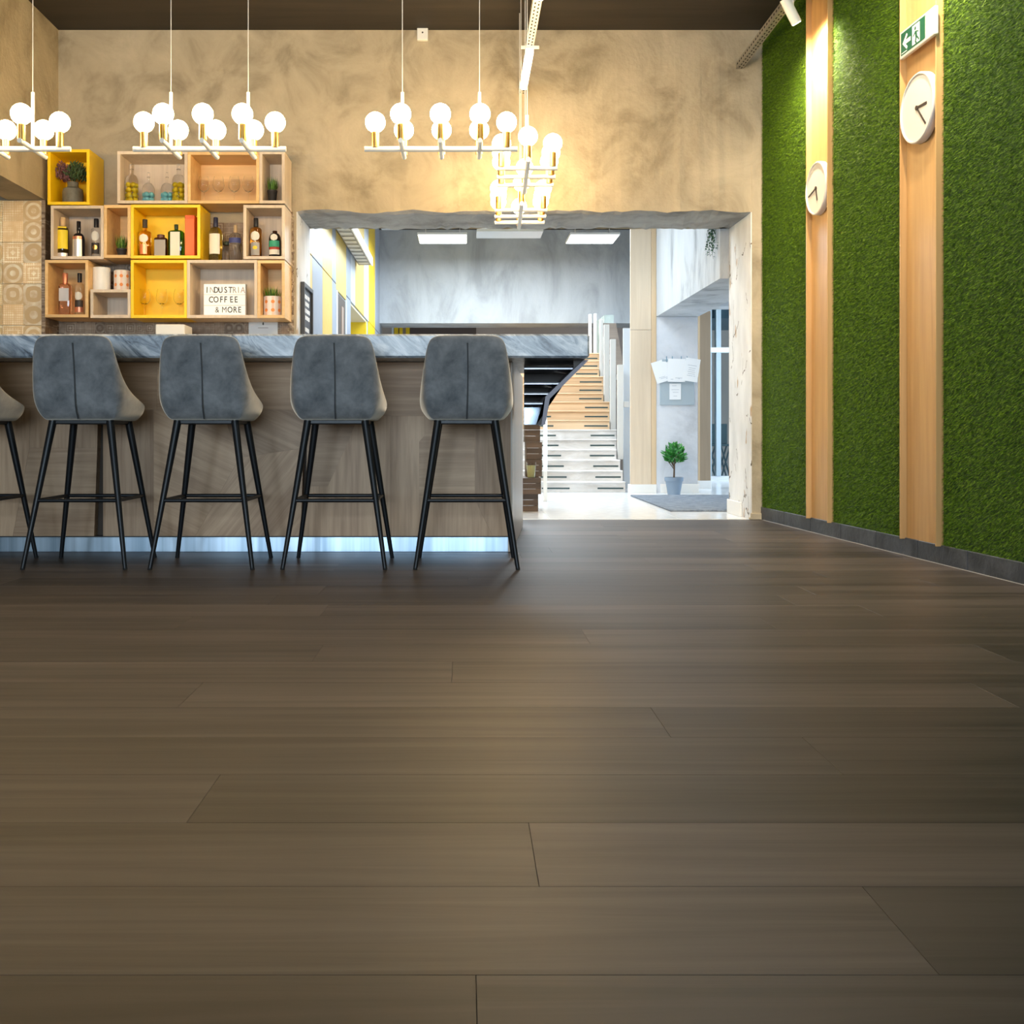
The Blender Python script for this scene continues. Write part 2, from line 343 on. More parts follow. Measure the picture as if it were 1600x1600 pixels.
# back wall with the rough-edged opening
m = MB()
N_ = 70; xs = [OX0 + (OX1 - OX0) * i / N_ for i in range(N_ + 1)]
jz = []; z = 0
for i in range(N_ + 1): z = z * .82 + random.uniform(-.007, .007); jz.append(z)
jz[0] = jz[-1] = 0
bmv = m.bm
top = [bmv.verts.new((x, YB, CEIL)) for x in xs]; bot = [bmv.verts.new((x, YB + random.uniform(0, .006), OZ + jz[i])) for i, x in enumerate(xs)]
mid = [bmv.verts.new((x, YB + .035, OZ + jz[i] - .012)) for i, x in enumerate(xs)]
far = [bmv.verts.new((x, YB + OT, OZ + random.uniform(-.004, .004))) for x in xs]; ftop = [bmv.verts.new((x, YB + OT, CEIL)) for x in xs]
for A, B in ((top, bot), (far, ftop)):
    for i in range(N_): bmv.faces.new((A[i], A[i + 1], B[i + 1], B[i]))
wb = m.build('wall_back', CONCRETE); struct(wb)
m = MB(); b2 = m.bm
A = [b2.verts.new(v) for v in [(x, YB, OZ + jz[i]) for i, x in enumerate(xs)]]
A = [b2.verts.new((x, YB + .0, OZ + jz[i])) for i, x in enumerate(xs)]
B = [b2.verts.new((x, YB + .05, OZ + jz[i] * .5 - .006 + random.uniform(-.006, .004))) for i, x in enumerate(xs)]
Cc = [b2.verts.new((x, YB + .33, OZ + random.uniform(-.006, .006))) for x in xs]
D = [b2.verts.new((x, YB + OT, OZ + random.uniform(-.009, .009))) for x in xs]
for P, Q in ((A, B), (B, Cc), (Cc, D)):
    for i in range(N_): b2.faces.new((P[i], P[i + 1], Q[i + 1], Q[i]))
bmesh.ops.delete(b2, geom=[v for v in b2.verts if not v.link_faces], context='VERTS')
m.build('lintel_soffit', SOFFIT, wb)
MB().box(XL - .3, OX0, YB, YB + OT, 0, CEIL).build('wall_section', CONCRETE, wb)
MB().box(OX1, 2.9, YB, YB + OT, 0, CEIL).build('wall_section', CONCRETE, wb)
MB().box(OX0 - .001, OX0 + .008, YB + .004, YB + OT, 0, OZ).build('jamb_lining', cracked_plaster('left_jamb_plaster', (.5, .51, .52), (.68, .69, .7), (.45, .36, .27)), wb)
MB().box(OX1 - .008, OX1 + .001, YB + .004, YB + OT, 0, OZ).build('jamb_lining', cracked_plaster('right_jamb_plaster', (.55, .55, .54), (.72, .72, .71), (.45, .33, .22)), wb)
# broken plaster edge beside the shelves
m = MB()
for i in range(60):
    z = 1.0 + i * (OZ - 1.0) / 60; r_ = random.uniform(.004, .014)
    m.box(OX0 - .052 + random.uniform(-.008, .008), OX0 - .018 + random.uniform(-.008, .008), YB - r_, YB + .01, z, z + .02, .002)
o = m.build('chipped_plaster', mottled('broken_plaster', (.22, .15, .09), (.62, .52, .40), 30, .9, .5), wb); o['kind'] = 'stuff'
# bulkhead on the left with the tiled return under it
wl = struct(MB().box(XL - .25, XL, 3.2, YB, 2.156, CEIL).build('wall_left', CONCRETE))
struct(MB().box(-5.1, -5.0, -9, YB, 0, CEIL).build('wall_left_far', CONCRETE))
struct(MB().box(-5, XL - .25, 7.2, YB + .1, 0, CEIL).build('wall_niche', CONCRETE))
TILE = tile_mat('pale_patterned_tile', (.66, .46, .24), (.95, .88, .70), .1388, .85)
TILED = tile_mat('brown_patterned_tile', (.19, .12, .07), (.66, .54, .40), .0694, .7)
tw = struct(MB().box(-4.2, XL - .001, 7.055, YB, 0, 2.155).build('wall_tiled_return', plain('tile_grout', (.36, .29, .2), .9)))
tm = None; TS = .2776
for i in range(4):
    for jj in range(8):
        x1 = XL - .003 - i * TS; z1 = 2.150 - jj * TS
        if z1 - TS < -.05: continue
        # each tile carries four smaller printed squares
        o = MB().box(-TS / 2 + .0012, TS / 2 - .0012, -.007, 0, -TS / 2 + .0012, TS / 2 - .0012, .0012).build('tile', TILE, tw, loc=(x1 - TS / 2, 7.055, z1 - TS / 2))
for i in range(6):
    for jj in range(7):
        xx = XL + .12 + i * TS * .985; z1 = 2.05 - jj * TS
        if z1 - TS < 0: continue
        MB().box(-TS / 2 + .0012, TS / 2 - .0012, -.008, .002, -TS / 2 + .0012, TS / 2 - .0012, .0012).build('tile', TILED, wb, loc=(xx, YB, z1 - TS / 2))
MB().box(XL - .02, XL + .006, 7.047, YB, 0, 2.155).build('corner_tile_strip', TILED, tw)
# room behind the camera: a window wall, closed off
m = MB(); m.box(-5, -4.25, -9.1, -9, 0, CEIL); m.box(2.45, 3.4, -9.1, -9, 0, CEIL); m.box(-4.25, 2.45, -9.1, -9, 0, .55); m.box(-4.25, 2.45, -9.1, -9, 2.95, CEIL)
for x in (-2.0, .2): m.box(x - .03, x + .03, -9.08, -9.02, .55, 2.95)
struct(m.build('wall_front', CONCRETE))
# right wall
m = MB(); m.box(0, 16.35, -.15, 0, 0, CEIL, M=ROT); wr = struct(m.build('wall_right', plain('turf_backing', (.03, .07, .015), .95)))
UL1, UR1, UL2, UR2 = .891, WU(1303), 2.113, WU(1475)
PB = .082                                                                       # pilasters and turf end above the skirting
bb = thing('baseboard_right', (0, 0, 0), None, None); bb['kind'] = 'structure'
u = .0
while u < 4.6:
    m = MB(); m.box(u + .0015, u + .4485, 0, .014, 0, .088, .002, M=ROT); m.build('slate_tile', SLATE, bb); u += .45
m = MB(); m.box(0, 4.6, .0, .0165, 0, .003, M=ROT); m.build('caulk_line', plain('caulk_grey', (.4, .4, .4), .7), bb)
# artificial grass: blades as real geometry
GR = grass_mat('turf_blades', (.020, .062, .002), (.165, .30, .008))
def turf(u0, u1, z0, z1, dens, label):
    n = int((u1 - u0) * (z1 - z0) * dens)
    u = RNG.uniform(u0, u1, n); z = RNG.uniform(z0, z1, n)
    ang = RNG.uniform(0, 2 * PI, n); tilt = RNG.uniform(.15, .95, n); L = RNG.uniform(.010, .020, n); w = RNG.uniform(.0013, .0024, n)
    du, dz, dn = np.cos(ang) * np.sin(tilt), np.sin(ang) * np.sin(tilt) - .18, np.cos(tilt)
    pu, pz = -np.sin(ang), np.cos(ang)
    V = np.zeros((n, 5, 3))
    for kk, (t, ww) in enumerate(((0, 1), (0, -1), (.55, .8), (.55, -.8), (1, 0))):
        V[:, kk, 0] = np.clip(u + du * L * t + pu * w * ww * .5, u0, u1); V[:, kk, 2] = z + dz * L * t + pz * w * ww * .5 - .006 * t * t
        V[:, kk, 1] = .001 + dn * L * t
    X = WC.x + WD.x * V[:, :, 0] + WN.x * V[:, :, 1]; Y = WC.y + WD.y * V[:, :, 0] + WN.y * V[:, :, 1]
    P = np.stack([X, Y, V[:, :, 2]], -1).reshape(-1, 3)
    b = np.arange(n)[:, None] * 5
    Fq = np.concatenate([b + 0, b + 1, b + 3, b + 2, b + 2, b + 3, b + 4], 1).ravel()
    me = bpy.data.meshes.new('artificial_grass'); me.vertices.add(n * 5); me.vertices.foreach_set('co', P.ravel())
    me.loops.add(n * 7); me.loops.foreach_set('vertex_index', Fq.astype(np.int32))
    me.polygons.add(n * 2); st = np.stack([np.arange(n) * 7, np.arange(n) * 7 + 4], 1).ravel(); me.polygons.foreach_set('loop_start', st.astype(np.int32))
    me.update(); me.validate(); me.materials.append(GR)
    o = bpy.data.objects.new('artificial_grass', me); COL.objects.link(o)
    return tag(o, label, 'artificial grass', kind='stuff')
turf(.005, UL1 - .004, PB, CEIL, 44000, 'strip of artificial grass on the right wall between concrete pier and farther oak pilaster')
turf(UR1 + .004, UL2 - .004, PB, CEIL, 46000, 'panel of artificial grass between the two oak pilasters on the right wall')
turf(UR2 + .004, 5.2, PB, CEIL, 40000, 'dark green artificial grass panel at right edge, nearer than both oak pilasters')
# oak pilasters: U-shaped channels with a recessed panel
def pilaster(u0, u1, label):
    t = thing('oak_pilaster', WP((u0 + u1) / 2, 0, PB), label, 'pilaster', 'oak channel pilasters on the grass wall')
    inv = Matrix.Translation(-Vector(t.location)) @ ROT
    for nm, a, b, n1 in (('back_panel', u0 + .008, u1 - .008, .006), ('side_rail', u0, u0 + .008, .038), ('side_rail', u1 - .008, u1, .038)):
        m = MB(); m.box(a, b, .0, n1, PB, CEIL - .01, .0015, M=inv); m.build(nm, OAKV, t)
    return t
pilaster(UL1, UR1, 'farther oak channel pilaster on the grass wall, with the smaller-looking clock')
pilaster(UL2, UR2, 'nearer oak channel pilaster on the grass wall, with exit sign and clock')
# ---------------------------------------------------------------- bar counter
YK = 5.34; YP = 5.30; YT = 5.0
ZT0, ZT1 = .957, 1.069
XE = PX(921, YT)
ct = MB(); ct.box(-4.4, XE, YT, 6.35, ZT0, ZT1, .009, 1)
tag(ct.build('countertop', MARBLE), 'blue-grey veined marble countertop of the bar behind the stools', 'countertop')
bar = thing('bar_counter', (-1.5, 5.7, 0), 'bar counter front in pieced oak veneer with steel kick plate', 'bar counter')
bl = Vector(bar.location)
def barpart(m, name, mat): bmesh.ops.translate(m.bm, vec=-bl, verts=m.bm.verts); return m.build(name, mat, bar)
XC = PX(800, YK)
EPX, EPY = .372, 6.75            # back foot of the splayed end panel
m = MB(); m.poly([(-4.3, YK + .01, .0), (XC - .01, YK + .01, 0), (XC + .05, 6.1, 0), (-4.3, 6.1, 0)], (0, 0, ZT0 - .0005)); barpart(m, 'carcass', plain('dark_carcass', (.035, .022, .013), .7))
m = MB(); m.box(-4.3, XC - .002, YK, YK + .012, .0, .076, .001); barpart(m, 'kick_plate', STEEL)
m = MB(); m.box(-4.3, XC - .002, YP - .004, YK, .0775, .083); barpart(m, 'shadow_gap_strip', plain('shadow_gap_black', (.01, .01, .01), .5))  # black strip takes the place of the shade under the veneer panels
ENDOAK = wood('light_end_oak', (.36, .29, .22), (.50, .42, .33), rot=(0, PI / 2, 0), along=1.3, across=30, rough=.3, var=0)
d = Vector((EPX - XC, EPY - YK, 0)).normalized(); nn = Vector((d.y, -d.x, 0))
def endq(a, b, z0, z1, t):
    p = Vector((XC, YK - .04, 0)); q0 = p + d * a; q1 = p + d * b
    return [(q0.x, q0.y, z0), (q1.x, q1.y, z0), (q1.x + nn.x * t, q1.y + nn.y * t, z0), (q0.x + nn.x * t, q0.y + nn.y * t, z0)], (0, 0, z1 - z0)
pz, dz = endq(0, 1.46, .004, ZT0 - .001, -.022); m = MB(); m.poly(pz, dz); barpart(m, 'end_panel', ENDOAK)
# pieced veneer: every piece its own panel with its own grain
P1, P2 = (.29, .175, .095), (.52, .355, .22)
def grain(name, deg): return wood('counter_veneer_' + name, P1, P2, rot=(0, math.radians(deg), 0), along=2.2, across=46, rough=.5, var=.10, bump=.05)
GH, GV, GD, GE = grain('level', 0), grain('upright', 90), grain('rising', 52), grain('falling', -24)
pieces = [
 ([(-560, 562), (-200, 562), (-200, 838), (-560, 838)], GV), ([(-200, 562), (153, 562), (153, 640), (-200, 640)], GH),
 ([(-200, 640), (46, 640), (46, 700), (20, 838), (-200, 838)], GV), ([(46, 640), (153, 640), (152, 700), (46, 700)], GV), ([(46, 700), (152, 700), (147, 838), (20, 838)], GH),
 ([(161, 562), (245, 562), (245, 640), (161, 640)], GH), ([(161, 640), (240, 640), (240, 838), (161, 838)], GV), ([(245, 562), (476, 562), (476, 640), (245, 640)], GH),
 ([(240, 640), (345, 640), (375, 715), (305, 838), (240, 838)], GE), ([(345, 640), (476, 640), (474, 700), (375, 715)], GE), ([(375, 715), (474, 700), (470, 838), (305, 838)], GD),
 ([(482, 562), (690, 562), (690, 650), (482, 650)], GH), ([(481, 650), (560, 650), (540, 700), (512, 760), (478, 760)], GH), ([(478, 760), (512, 760), (540, 700), (560, 650), (610, 650), (610, 838), (474, 838)], GV),
 ([(610, 650), (690, 650), (655, 690), (655, 838), (610, 838)], GV), ([(690, 562), (798, 562), (798, 650), (690, 650)], GH), ([(690, 650), (742, 650), (742, 780), (655, 780), (655, 690)], GH),
 ([(742, 650), (798, 650), (798, 838), (770, 838), (742, 780)], GV), ([(655, 780), (742, 780), (770, 838), (655, 838)], GV)]
for pts, g in pieces:
    xs_ = [PX(x, YP) for x, y in pts]; zs_ = [PZ(y, YP) for x, y in pts]
    cx_, cz_ = sum(xs_) / len(xs_), sum(zs_) / len(zs_)
    m = MB(); k = .9985
    m.poly([((x - cx_) * k, 0, min((z - cz_) * k, ZT0 - .002 - cz_)) for x, z in zip(xs_, zs_)], (0, YK + .01 - YP, 0))
    m.build('veneer_panel', g, bar, loc=(cx_ - bl.x, YP - bl.y, cz_ - bl.z))
# cantilevered right end: slanted bracket with lit slats below the top
SLAT = plain('dark_slat', (.010, .010, .014), .35); BRK = wood('dark_walnut', (.022, .014, .009), (.05, .032, .022), rough=.5, var=0)
YS0 = 5.14
def cz(y, Y): return min(PZ(y, Y), ZT0 - .001)
m = MB(); m.poly([(PX(x, YS0), YS0 - .004, cz(y, YS0)) for x, y in ((912, 559), (920, 559), (859, 623), (852, 664), (846, 664), (852, 620))], (0, .40, 0)); barpart(m, 'bracket_edge', plain('mauve_grey_edge', (.25, .23, .28), .4))
m = MB(); m.poly([(PX(x, YS0), YS0, cz(y, YS0)) for x, y in ((896, 559), (911, 559), (852, 620), (846, 664), (838, 664), (850, 632), (852, 631), (862, 616), (876, 600), (896, 578))], (0, .03, 0)); barpart(m, 'bracket', BRK)
m = MB(); m.poly([(PX(x, 5.60), 5.60, cz(y, 5.60)) for x, y in ((819, 559), (906, 559), (850, 618), (842, 655), (819, 655))], (0, .02, 0)); barpart(m, 'back_board', BRK)
for y, xr in ((577, 897), (600.5, 877), (616.5, 863), (631.5, 853)):
    Y = 5.18
    m = MB(); m.poly([(PX(819, Y), Y, PZ(y, Y)), (PX(xr, Y), Y, PZ(y, Y)), (PX(xr, Y), Y + .40, PZ(y, Y)), (PX(820, Y + .4), Y + .40, PZ(y, Y))], (0, 0, .010)); s_ = barpart(m, 'slat', SLAT)
    m = MB(); m.box(PX(819, Y), PX(xr - 1, Y), Y - .006, Y, PZ(y, Y), PZ(y, Y) + .0045); o = m.build('slat_edge', plain('satin_aluminium', (.42, .43, .52), .35, .8), s_); o.data.transform(Matrix.Translation(-bl))
m = MB(); m.box(PX(818, 5.45), PX(848, 5.45), 5.44, 5.45, PZ(664, 5.45), PZ(636, 5.45), .002); barpart(m, 'apron', plain('blue_grey_steel', (.30, .36, .43), .25, .9))
# ---------------------------------------------------------------- bar stools
def make_stool(loc, label):
    t = thing('bar_stool', loc, label, 'bar stool', 'grey velvet bar stools along the counter')
    half = [(0, -.205, 1.03), (.06, -.205, 1.03), (.11, -.2045, 1.029), (.142, -.203, 1.024), (.163, -.200, 1.012), (.176, -.195, .985), (.187, -.186, .93), (.198, -.165, .862),
            (.208, -.11, .80), (.214, -.02, .765), (.214, .08, .742), (.206, .155, .728), (.178, .195, .718), (.10, .21, .712), (0, .212, .71)]
    path = half + [(-x, y, z) for x, y, z in half[-2:0:-1]]
    n = len(path); zb = .655
    cen = [Vector((p[0], p[1])) for p in path]; nor = []
    for i in range(n):
        tg = (cen[(i + 1) % n] - cen[i - 1]).normalized(); nor.append(Vector((tg.y, -tg.x)))   # outward
    for i in range(n):
        if nor[i].dot(cen[i]) < 0: nor[i] = -nor[i]
    m = MB(); rows = []
    def row(fn):
        r = []
        for i in range(n):
            x, y, z = fn(i); r.append(m.bm.verts.new((x, y, z)))
        rows.append(r)
    def lean(i, z):
        back = max(0, min(1, (-path[i][1] - .08) / .12)); return -.045 * back * max(0, z - .70) / .33
    def at(i, f, off, zz=None):
        zt = path[i][2]; z = zb + (zt - zb) * f if zz is None else zz
        tuck = .045 * (1 - min(1, (z - zb) / .09)) ** 2
        o = off - tuck; return (cen[i].x + nor[i].x * o, cen[i].y + nor[i].y * o + lean(i, z), z)
    T = .034
    row(lambda i: at(i, 0, -.02)); row(lambda i: at(i, .03, -.004)); row(lambda i: at(i, .18, 0)); row(lambda i: at(i, .45, .004)); row(lambda i: at(i, .72, .002))
    row(lambda i: at(i, .93, 0)); row(lambda i: at(i, .985, -.004)); row(lambda i: at(i, 1, -.012)); row(lambda i: at(i, 1.0, -T + .010)); row(lambda i: at(i, .975, -T))
    row(lambda i: at(i, .6, -T - .004)); row(lambda i: at(i, .3, -T - .008, min(.735, path[i][2] - .012)))
    row(lambda i: (cen[i].x * .55, cen[i].y * .55, .728)); row(lambda i: (cen[i].x * .2, cen[i].y * .2, .73))
    for A, B in zip(rows, rows[1:]):
        for i in range(n): m.bm.faces.new((A[i], A[(i + 1) % n], B[(i + 1) % n], B[i]))
    m.bm.faces.new(rows[0][::-1]); m.bm.faces.new(rows[-1])
    sh = m.build('seat_shell', VELVET, t); sh.data.polygons.foreach_set('use_smooth', [True] * len(sh.data.polygons))
    md = sh.modifiers.new('smooth', 'SUBSURF'); md.levels = 1; md.render_levels = 2
    m = MB(); pts = [(.002 + .004 * math.sin(z * 9), -.2055 + lean(0, z) - .0065 + (.045 * (1 - min(1, (z - zb) / .09)) ** 2), z) for z in [.664 + i * .03 for i in range(12)]]
    for a, b in zip(pts, pts[1:]): m.tube(a, b, .003, n=6, cap=False)
    m.build('back_seam', plain('seam_thread', (.05, .055, .06), .9), sh)
    m = MB(); m.box(-.135, .135, -.135, .135, .640, .66, .004); m.build('seat_plate', BLACK, t)
    for sx in (-1, 1):
        for sy in (-1, 1):
            m = MB(); m.tube((sx * .225, sy * .222, 0.004), (sx * .128, sy * .128, .655), .0095, .0175, 14)
            l = m.build('leg', BLACK, t, True)
            m = MB(); m.tube((sx * .2256, sy * .2226, 0.0), (sx * .2245, sy * .2215, .008), .0098, n=12); m.build('foot_cap', plain('black_rubber', (.01, .01, .01), .9), l)
    zf = .302; k = .225 + (.128 - .225) * zf / .655
    for a, b in (((-k, -k), (k, -k)), ((-k, k), (k, k)), ((-k, -k), (-k, k)), ((k, -k), (k, k))):
        m = MB(); m.tube((a[0], a[1], zf), (b[0], b[1], zf), .0085, n=10); m.build('footrest_bar', BLACK, t, True)
    return t
ZC = 4.855
names = ['grey velvet bar stool cut off by the left picture edge', 'grey velvet bar stool first fully visible from the left', 'grey velvet bar stool second fully visible from the left, before the light box',
         'grey velvet bar stool third fully visible from the left, under the chalkboard', 'grey velvet bar stool at the right end of the row, seen straight from behind']
s0 = None
for c, nm in zip((-88, 115, 314, 521.5, 729), names):
    loc = (PX(c, 4.63), ZC, 0)
    if s0 is None: s0 = make_stool(loc, nm)
    else: dup(s0, loc, nm)
# ---------------------------------------------------------------- chandeliers
BULB = emis('lit_bulb', (1.0, .73, .37), 47.0)
def make_lamp(loc, label, wire_top, rz=0, n_rods=2):
    t = thing('chandelier', loc, label, 'chandelier', 'white rod chandeliers with globe bulbs', rz)
    hl = .39; r = .0135; top = wire_top - loc[2]
    m = MB(); m.tube((-hl, 0, 0), (hl, 0, 0), r, n=12); m.build('main_bar', WHITE, t, True)
    pts = [(-hl + .055, 0, 0), (hl - .055, 0, 0)]
    for x in (-.197, 0, .197):
        m = MB(); m.tube((x, -.165, .0), (x, .165, .0), r * .9, n=12); m.build('cross_bar', WHITE, t, True)
        pts += [(x, -.14, 0), (x, .14, 0)]
    for p in pts:
        m = MB(); m.lathe([(.019, .008), (.019, .085), (.016, .088)], 14, p); sk = m.build('socket', GOLD, t, True)
        m = MB(); R = .052; prof = [(.013, .086), (.016, .094)] + [(R * math.sin(a), .137 - R * math.cos(a)) for a in [.5 + (PI - .5) * i / 9 for i in range(9)]] + [(.002, .137 + R)]
        m.lathe(prof, 18, p); m.build('bulb', BULB, sk, True)
    for x in ((-.197, .197) if n_rods == 2 else (0,)):
        m = MB(); m.tube((x, 0, 0), (x, 0, .29), .0085, n=10); rod = m.build('rod', WHITE, t, True)
        m = MB(); m.tube((x, 0, .29), (x, 0, top), .0022, n=6); m.build('wire', WHITE, rod)
    return t
YL = 5.39; ZL = PZ(233, YL)
l0 = make_lamp((PX(327.5, YL), YL, ZL), 'white rod chandelier with eight globe bulbs hanging over the grey and oak wall boxes', CEIL)
dup(l0, (PX(-9, YL), YL, ZL), 'white rod chandelier cut off by the left picture edge')
dup(l0, (PX(689, YL), YL, ZL), 'white rod chandelier seen lengthwise left of the two end-on ones, above the opening')
make_lamp((.352, 5.98, ZL), 'white rod chandelier seen end-on, the nearer of two above the opening', CEIL, PI / 2 - .03)
make_lamp((.362, 6.80, 1.993), 'white rod chandelier seen end-on, lower and farther, in front of the lintel', CEIL, PI / 2 - .03)
# ---------------------------------------------------------------- wall boxes over the back bar
YF = 7.0
BT = .020
BOXES = {}
def wall_box(key, x0, x1, y0, y1, mat, label, depth=.288):
    X0, X1, Z0, Z1 = PX(x0, YF), PX(x1, YF), PZ(y1, YF), PZ(y0, YF)
    g = .0006; X0 += g; X1 -= g; Z0 += g; Z1 -= g
    c = ((X0 + X1) / 2, YF + depth, Z0); w, h = (X1 - X0) / 2, Z1 - Z0
    t = thing('wall_box', c, label, 'wall box', 'open boxes on the bar wall')
    y0_, y1_ = -depth, -.010
    for nm, b in (('bottom_panel', (-w, w, y0_, y1_, 0, BT)), ('top_panel', (-w, w, y0_, y1_, h - BT, h)), ('side_panel', (-w, -w + BT, y0_, y1_, BT, h - BT)),
                  ('side_panel', (w - BT, w, y0_, y1_, BT, h - BT)), ('back_panel', (-w + BT, w - BT, -.016, -.008, BT, h - BT))):
        MB().box(*b, .0012).build(nm, mat, t)
    BOXES[key] = (X0 + BT, X1 - BT, Z0 + BT, Z1 - BT, Z0, Z1); return t
wall_box('y1', 74, 140, 233, 320, YELLOW, 'yellow lacquered wall box at top left holding the heather vase')
wall_box('g2', 183, 293, 236, 318, GREYBOX, 'wide taupe wall box in the top row holding four clear bottles')
wall_box('o3', 293, 405, 237, 318, OAK, 'wide oak wall box in the top row holding wine glasses')
wall_box('g4', 405, 445, 236, 318, GREYBOX, 'narrow taupe wall box at top right holding a potted grass')
wall_box('g5', 79, 162, 321, 405, GREYBOX, 'taupe wall box below the yellow one, holding three bottles')
wall_box('o6', 162, 204, 320, 403, OAK, 'narrow oak wall box in the middle row with a potted grass')
wall_box('y7', 204, 313, 319.5, 404, YELLOW, 'wide yellow wall box in the middle row with bottles and a red box')
wall_box('g9', 380, 445, 320, 405, GREYBOX, 'taupe wall box at right of the middle row with two bottles')
wall_box('o10', 70, 138, 406, 496, OAK, 'oak wall box at bottom left with two bottles')
wall_box('g12', 141, 204, 452, 497, GREYBOX, 'small low taupe wall box carrying two round tins')
wall_box('y13', 204, 292, 406, 497, YELLOW, 'yellow wall box in the bottom row with stemmed glasses')
wall_box('g14', 292, 402, 406, 497, GREYBOX, 'wide taupe wall box in the bottom row framing the light box')
wall_box('o15', 402, 445, 406.5, 497, OAK, 'narrow oak wall box at bottom right with a dotted pot')
# ---------------------------------------------------------------- bottles, pots, glasses
CLEAR = glass('clear_glass', (.985, .985, .98), .02, 1.18); AMBER = glass('amber_glass', (.72, .36, .06)); DKGREEN = glass('green_glass', (.05, .30, .05))
PALEY = glass('straw_spirit', (.93, .85, .38)); PINKG = glass('pink_spirit', (.93, .62, .55)); BROWNG = plain('brown_glass', (.045, .014, .006), .12); WINEG = plain('dark_wine_glass', (.012, .010, .012), .08)
GRN_SOLID = plain('dark_green_glass', (.012, .05, .008), .1)
LEMON = plain('lemon_yellow', (.80, .60, .01), .5); AQUA = plain('aqua_blue', (.22, .62, .72), .4); BLKCAP = plain('black_cap', (.012, .012, .015), .4); NAVYCAP = plain('navy_cap', (.012, .016, .05), .4)
CREAM = plain('cream_label', (.82, .76, .64), .7); REDL = plain('red_label', (.45, .05, .03), .6); YLAB = plain('yellow_label', (.85, .62, .02), .6); GREENL = plain('green_label', (.04, .35, .2), .6)
COPPER = plain('copper_foil', (.72, .28, .16), .35, .6); SILVERL = plain('silver_label', (.72, .66, .62), .3, .5); NAVYL = plain('navy_label', (.05, .06, .2), .6); CORK = plain('cork', (.62, .42, .22), .8); DARKL = plain('dark_label', (.05, .035, .025), .6); GREYL = plain('grey_label', (.36, .33, .30), .6)
def patch(m, r, z0, z1, a0, a1, ell=False, flat=None, sy=1.0, nx=10, nz=8):
    """label lying on the bottle's front (-Y)"""
    vs = {}
    for i in range(nx + 1):
        for k in range(nz + 1):
            fx, fz = i / nx * 2 - 1, k / nz * 2 - 1
            if ell:
                q = math.sqrt(max(0, 1 - fz * fz)); fx *= q
            z = (z0 + z1) / 2 + fz * (z1 - z0) / 2; mid_ = (a0 + a1) / 2; a = mid_ + fx * (a1 - a0) / 2
            if flat: p = (a * r, -flat, z)
            else: p = (r * math.sin(a), -r * math.cos(a) * sy, z)
            vs[i, k] = m.bm.verts.new(p)
    for i in range(nx):
        for k in range(nz):
            try: m.bm.faces.new((vs[i, k], vs[i + 1, k], vs[i + 1, k + 1], vs[i, k + 1]))
            except ValueError: pass
    bmesh.ops.remove_doubles(m.bm, verts=m.bm.verts, dist=1e-5)
    return m
def bottle(label, xc, yt, w, box, mat, capmat, labels=(), sh=.62, neck=.28, cap=.14, square=False, Y=7.10, soft=.12, group='bottles in the wall boxes', zbase=None, capw=1.15):
    z0 = BOXES[box][2] if zbase is None else zbase
    H = PZ(yt, Y) - z0; R = w / 2 / F * Y; rn = R * neck
    t = thing('bottle', (PX(xc, Y), Y, z0), label, 'bottle', group)
    hc = H * (1 - cap); hs = H * sh
    prof = [(R * .92, 0.0), (R, .006), (R, hs * .55), (R, hs)]
    for i in range(1, 7):
        a = i / 6 * PI / 2; prof.append((rn + (R - rn) * math.cos(a), hs + H * soft * math.sin(a)))
    prof += [(rn, hc)]
    m = MB(); pw = 5 if square else None; sy = .62 if square else 1.0
    body = m.lathe(prof, 24 if not square else 28, pw=pw, sy=sy).build('body', mat, t, True)
    MB().lathe([(rn * capw, hc - .004), (rn * capw, H - .003), (rn * capw * .9, H)], 14).build('cap', capmat, t, True)
    for lm, za, zb_, hw, ell in labels:
        m = MB()
        if square: patch(m, R, H * za, H * zb_, -hw, hw, ell, flat=R * sy * 1.0 + .0012)
        else: patch(m, R + .0012, H * za, H * zb_, -hw * 1.35, hw * 1.35, ell)
        m.build('label', lm, t, not square)
    return t
def fill_balls(t, R, h, mat, name, n, r):
    m = MB(); k = 0
    for z in np.arange(r + .006, h, 2 * r * .95):
        for q in range(n):
            a = 2 * PI * q / n + (z * 40) + .5
            bmesh.ops.create_icosphere(m.bm, subdivisions=2, radius=r, matrix=Matrix.Translation((math.cos(a) * (R - r) * .9, math.sin(a) * (R - r) * .9, z)))
    m.build(name, mat, t, True)
for xc, lab in ((206, 'tall clear bottle with yellow fruit, leftmost in the top taupe box'), (279, 'tall clear bottle with yellow fruit, rightmost in the top taupe box')):
    t = bottle(lab, xc, 257, 20, 'g2', CLEAR, CLEAR, sh=.52, neck=.28, cap=.12, soft=.22); fill_balls(t, 10 / F * 7.1, .128, LEMON, 'lemon_filling', 4, .0175)
for xc, lab in ((232, 'short clear bottle with light blue filling, left one in the top taupe box'), (261, 'short clear bottle with light blue filling, right one in the top taupe box')):
    t = bottle(lab, xc, 270, 19, 'g2', CLEAR, CLEAR, sh=.40, neck=.22, cap=.14, soft=.26); fill_balls(t, 9.5 / F * 7.1, .075, AQUA, 'blue_filling', 4, .018)
bottle('bottle with yellow label and cork-coloured neck, left in the lower taupe box', 98.5, 340, 18, 'g5', glass('dark_olive_glass', (.35, .27, .05)), CORK, [(YLAB, .22, .68, .9, False), (YLAB, .72, .76, .7, False), (SILVERL, .02, .12, .9, False)], sh=.66, neck=.38, cap=.2)
bottle('dark wine bottle with silver label beside the yellow-labelled bottle', 123, 346, 19, 'g5', WINEG, WINEG, [(SILVERL, .02, .50, .62, False), (COPPER, .50, .58, .6, False)], sh=.48, neck=.30, cap=.24, soft=.2)
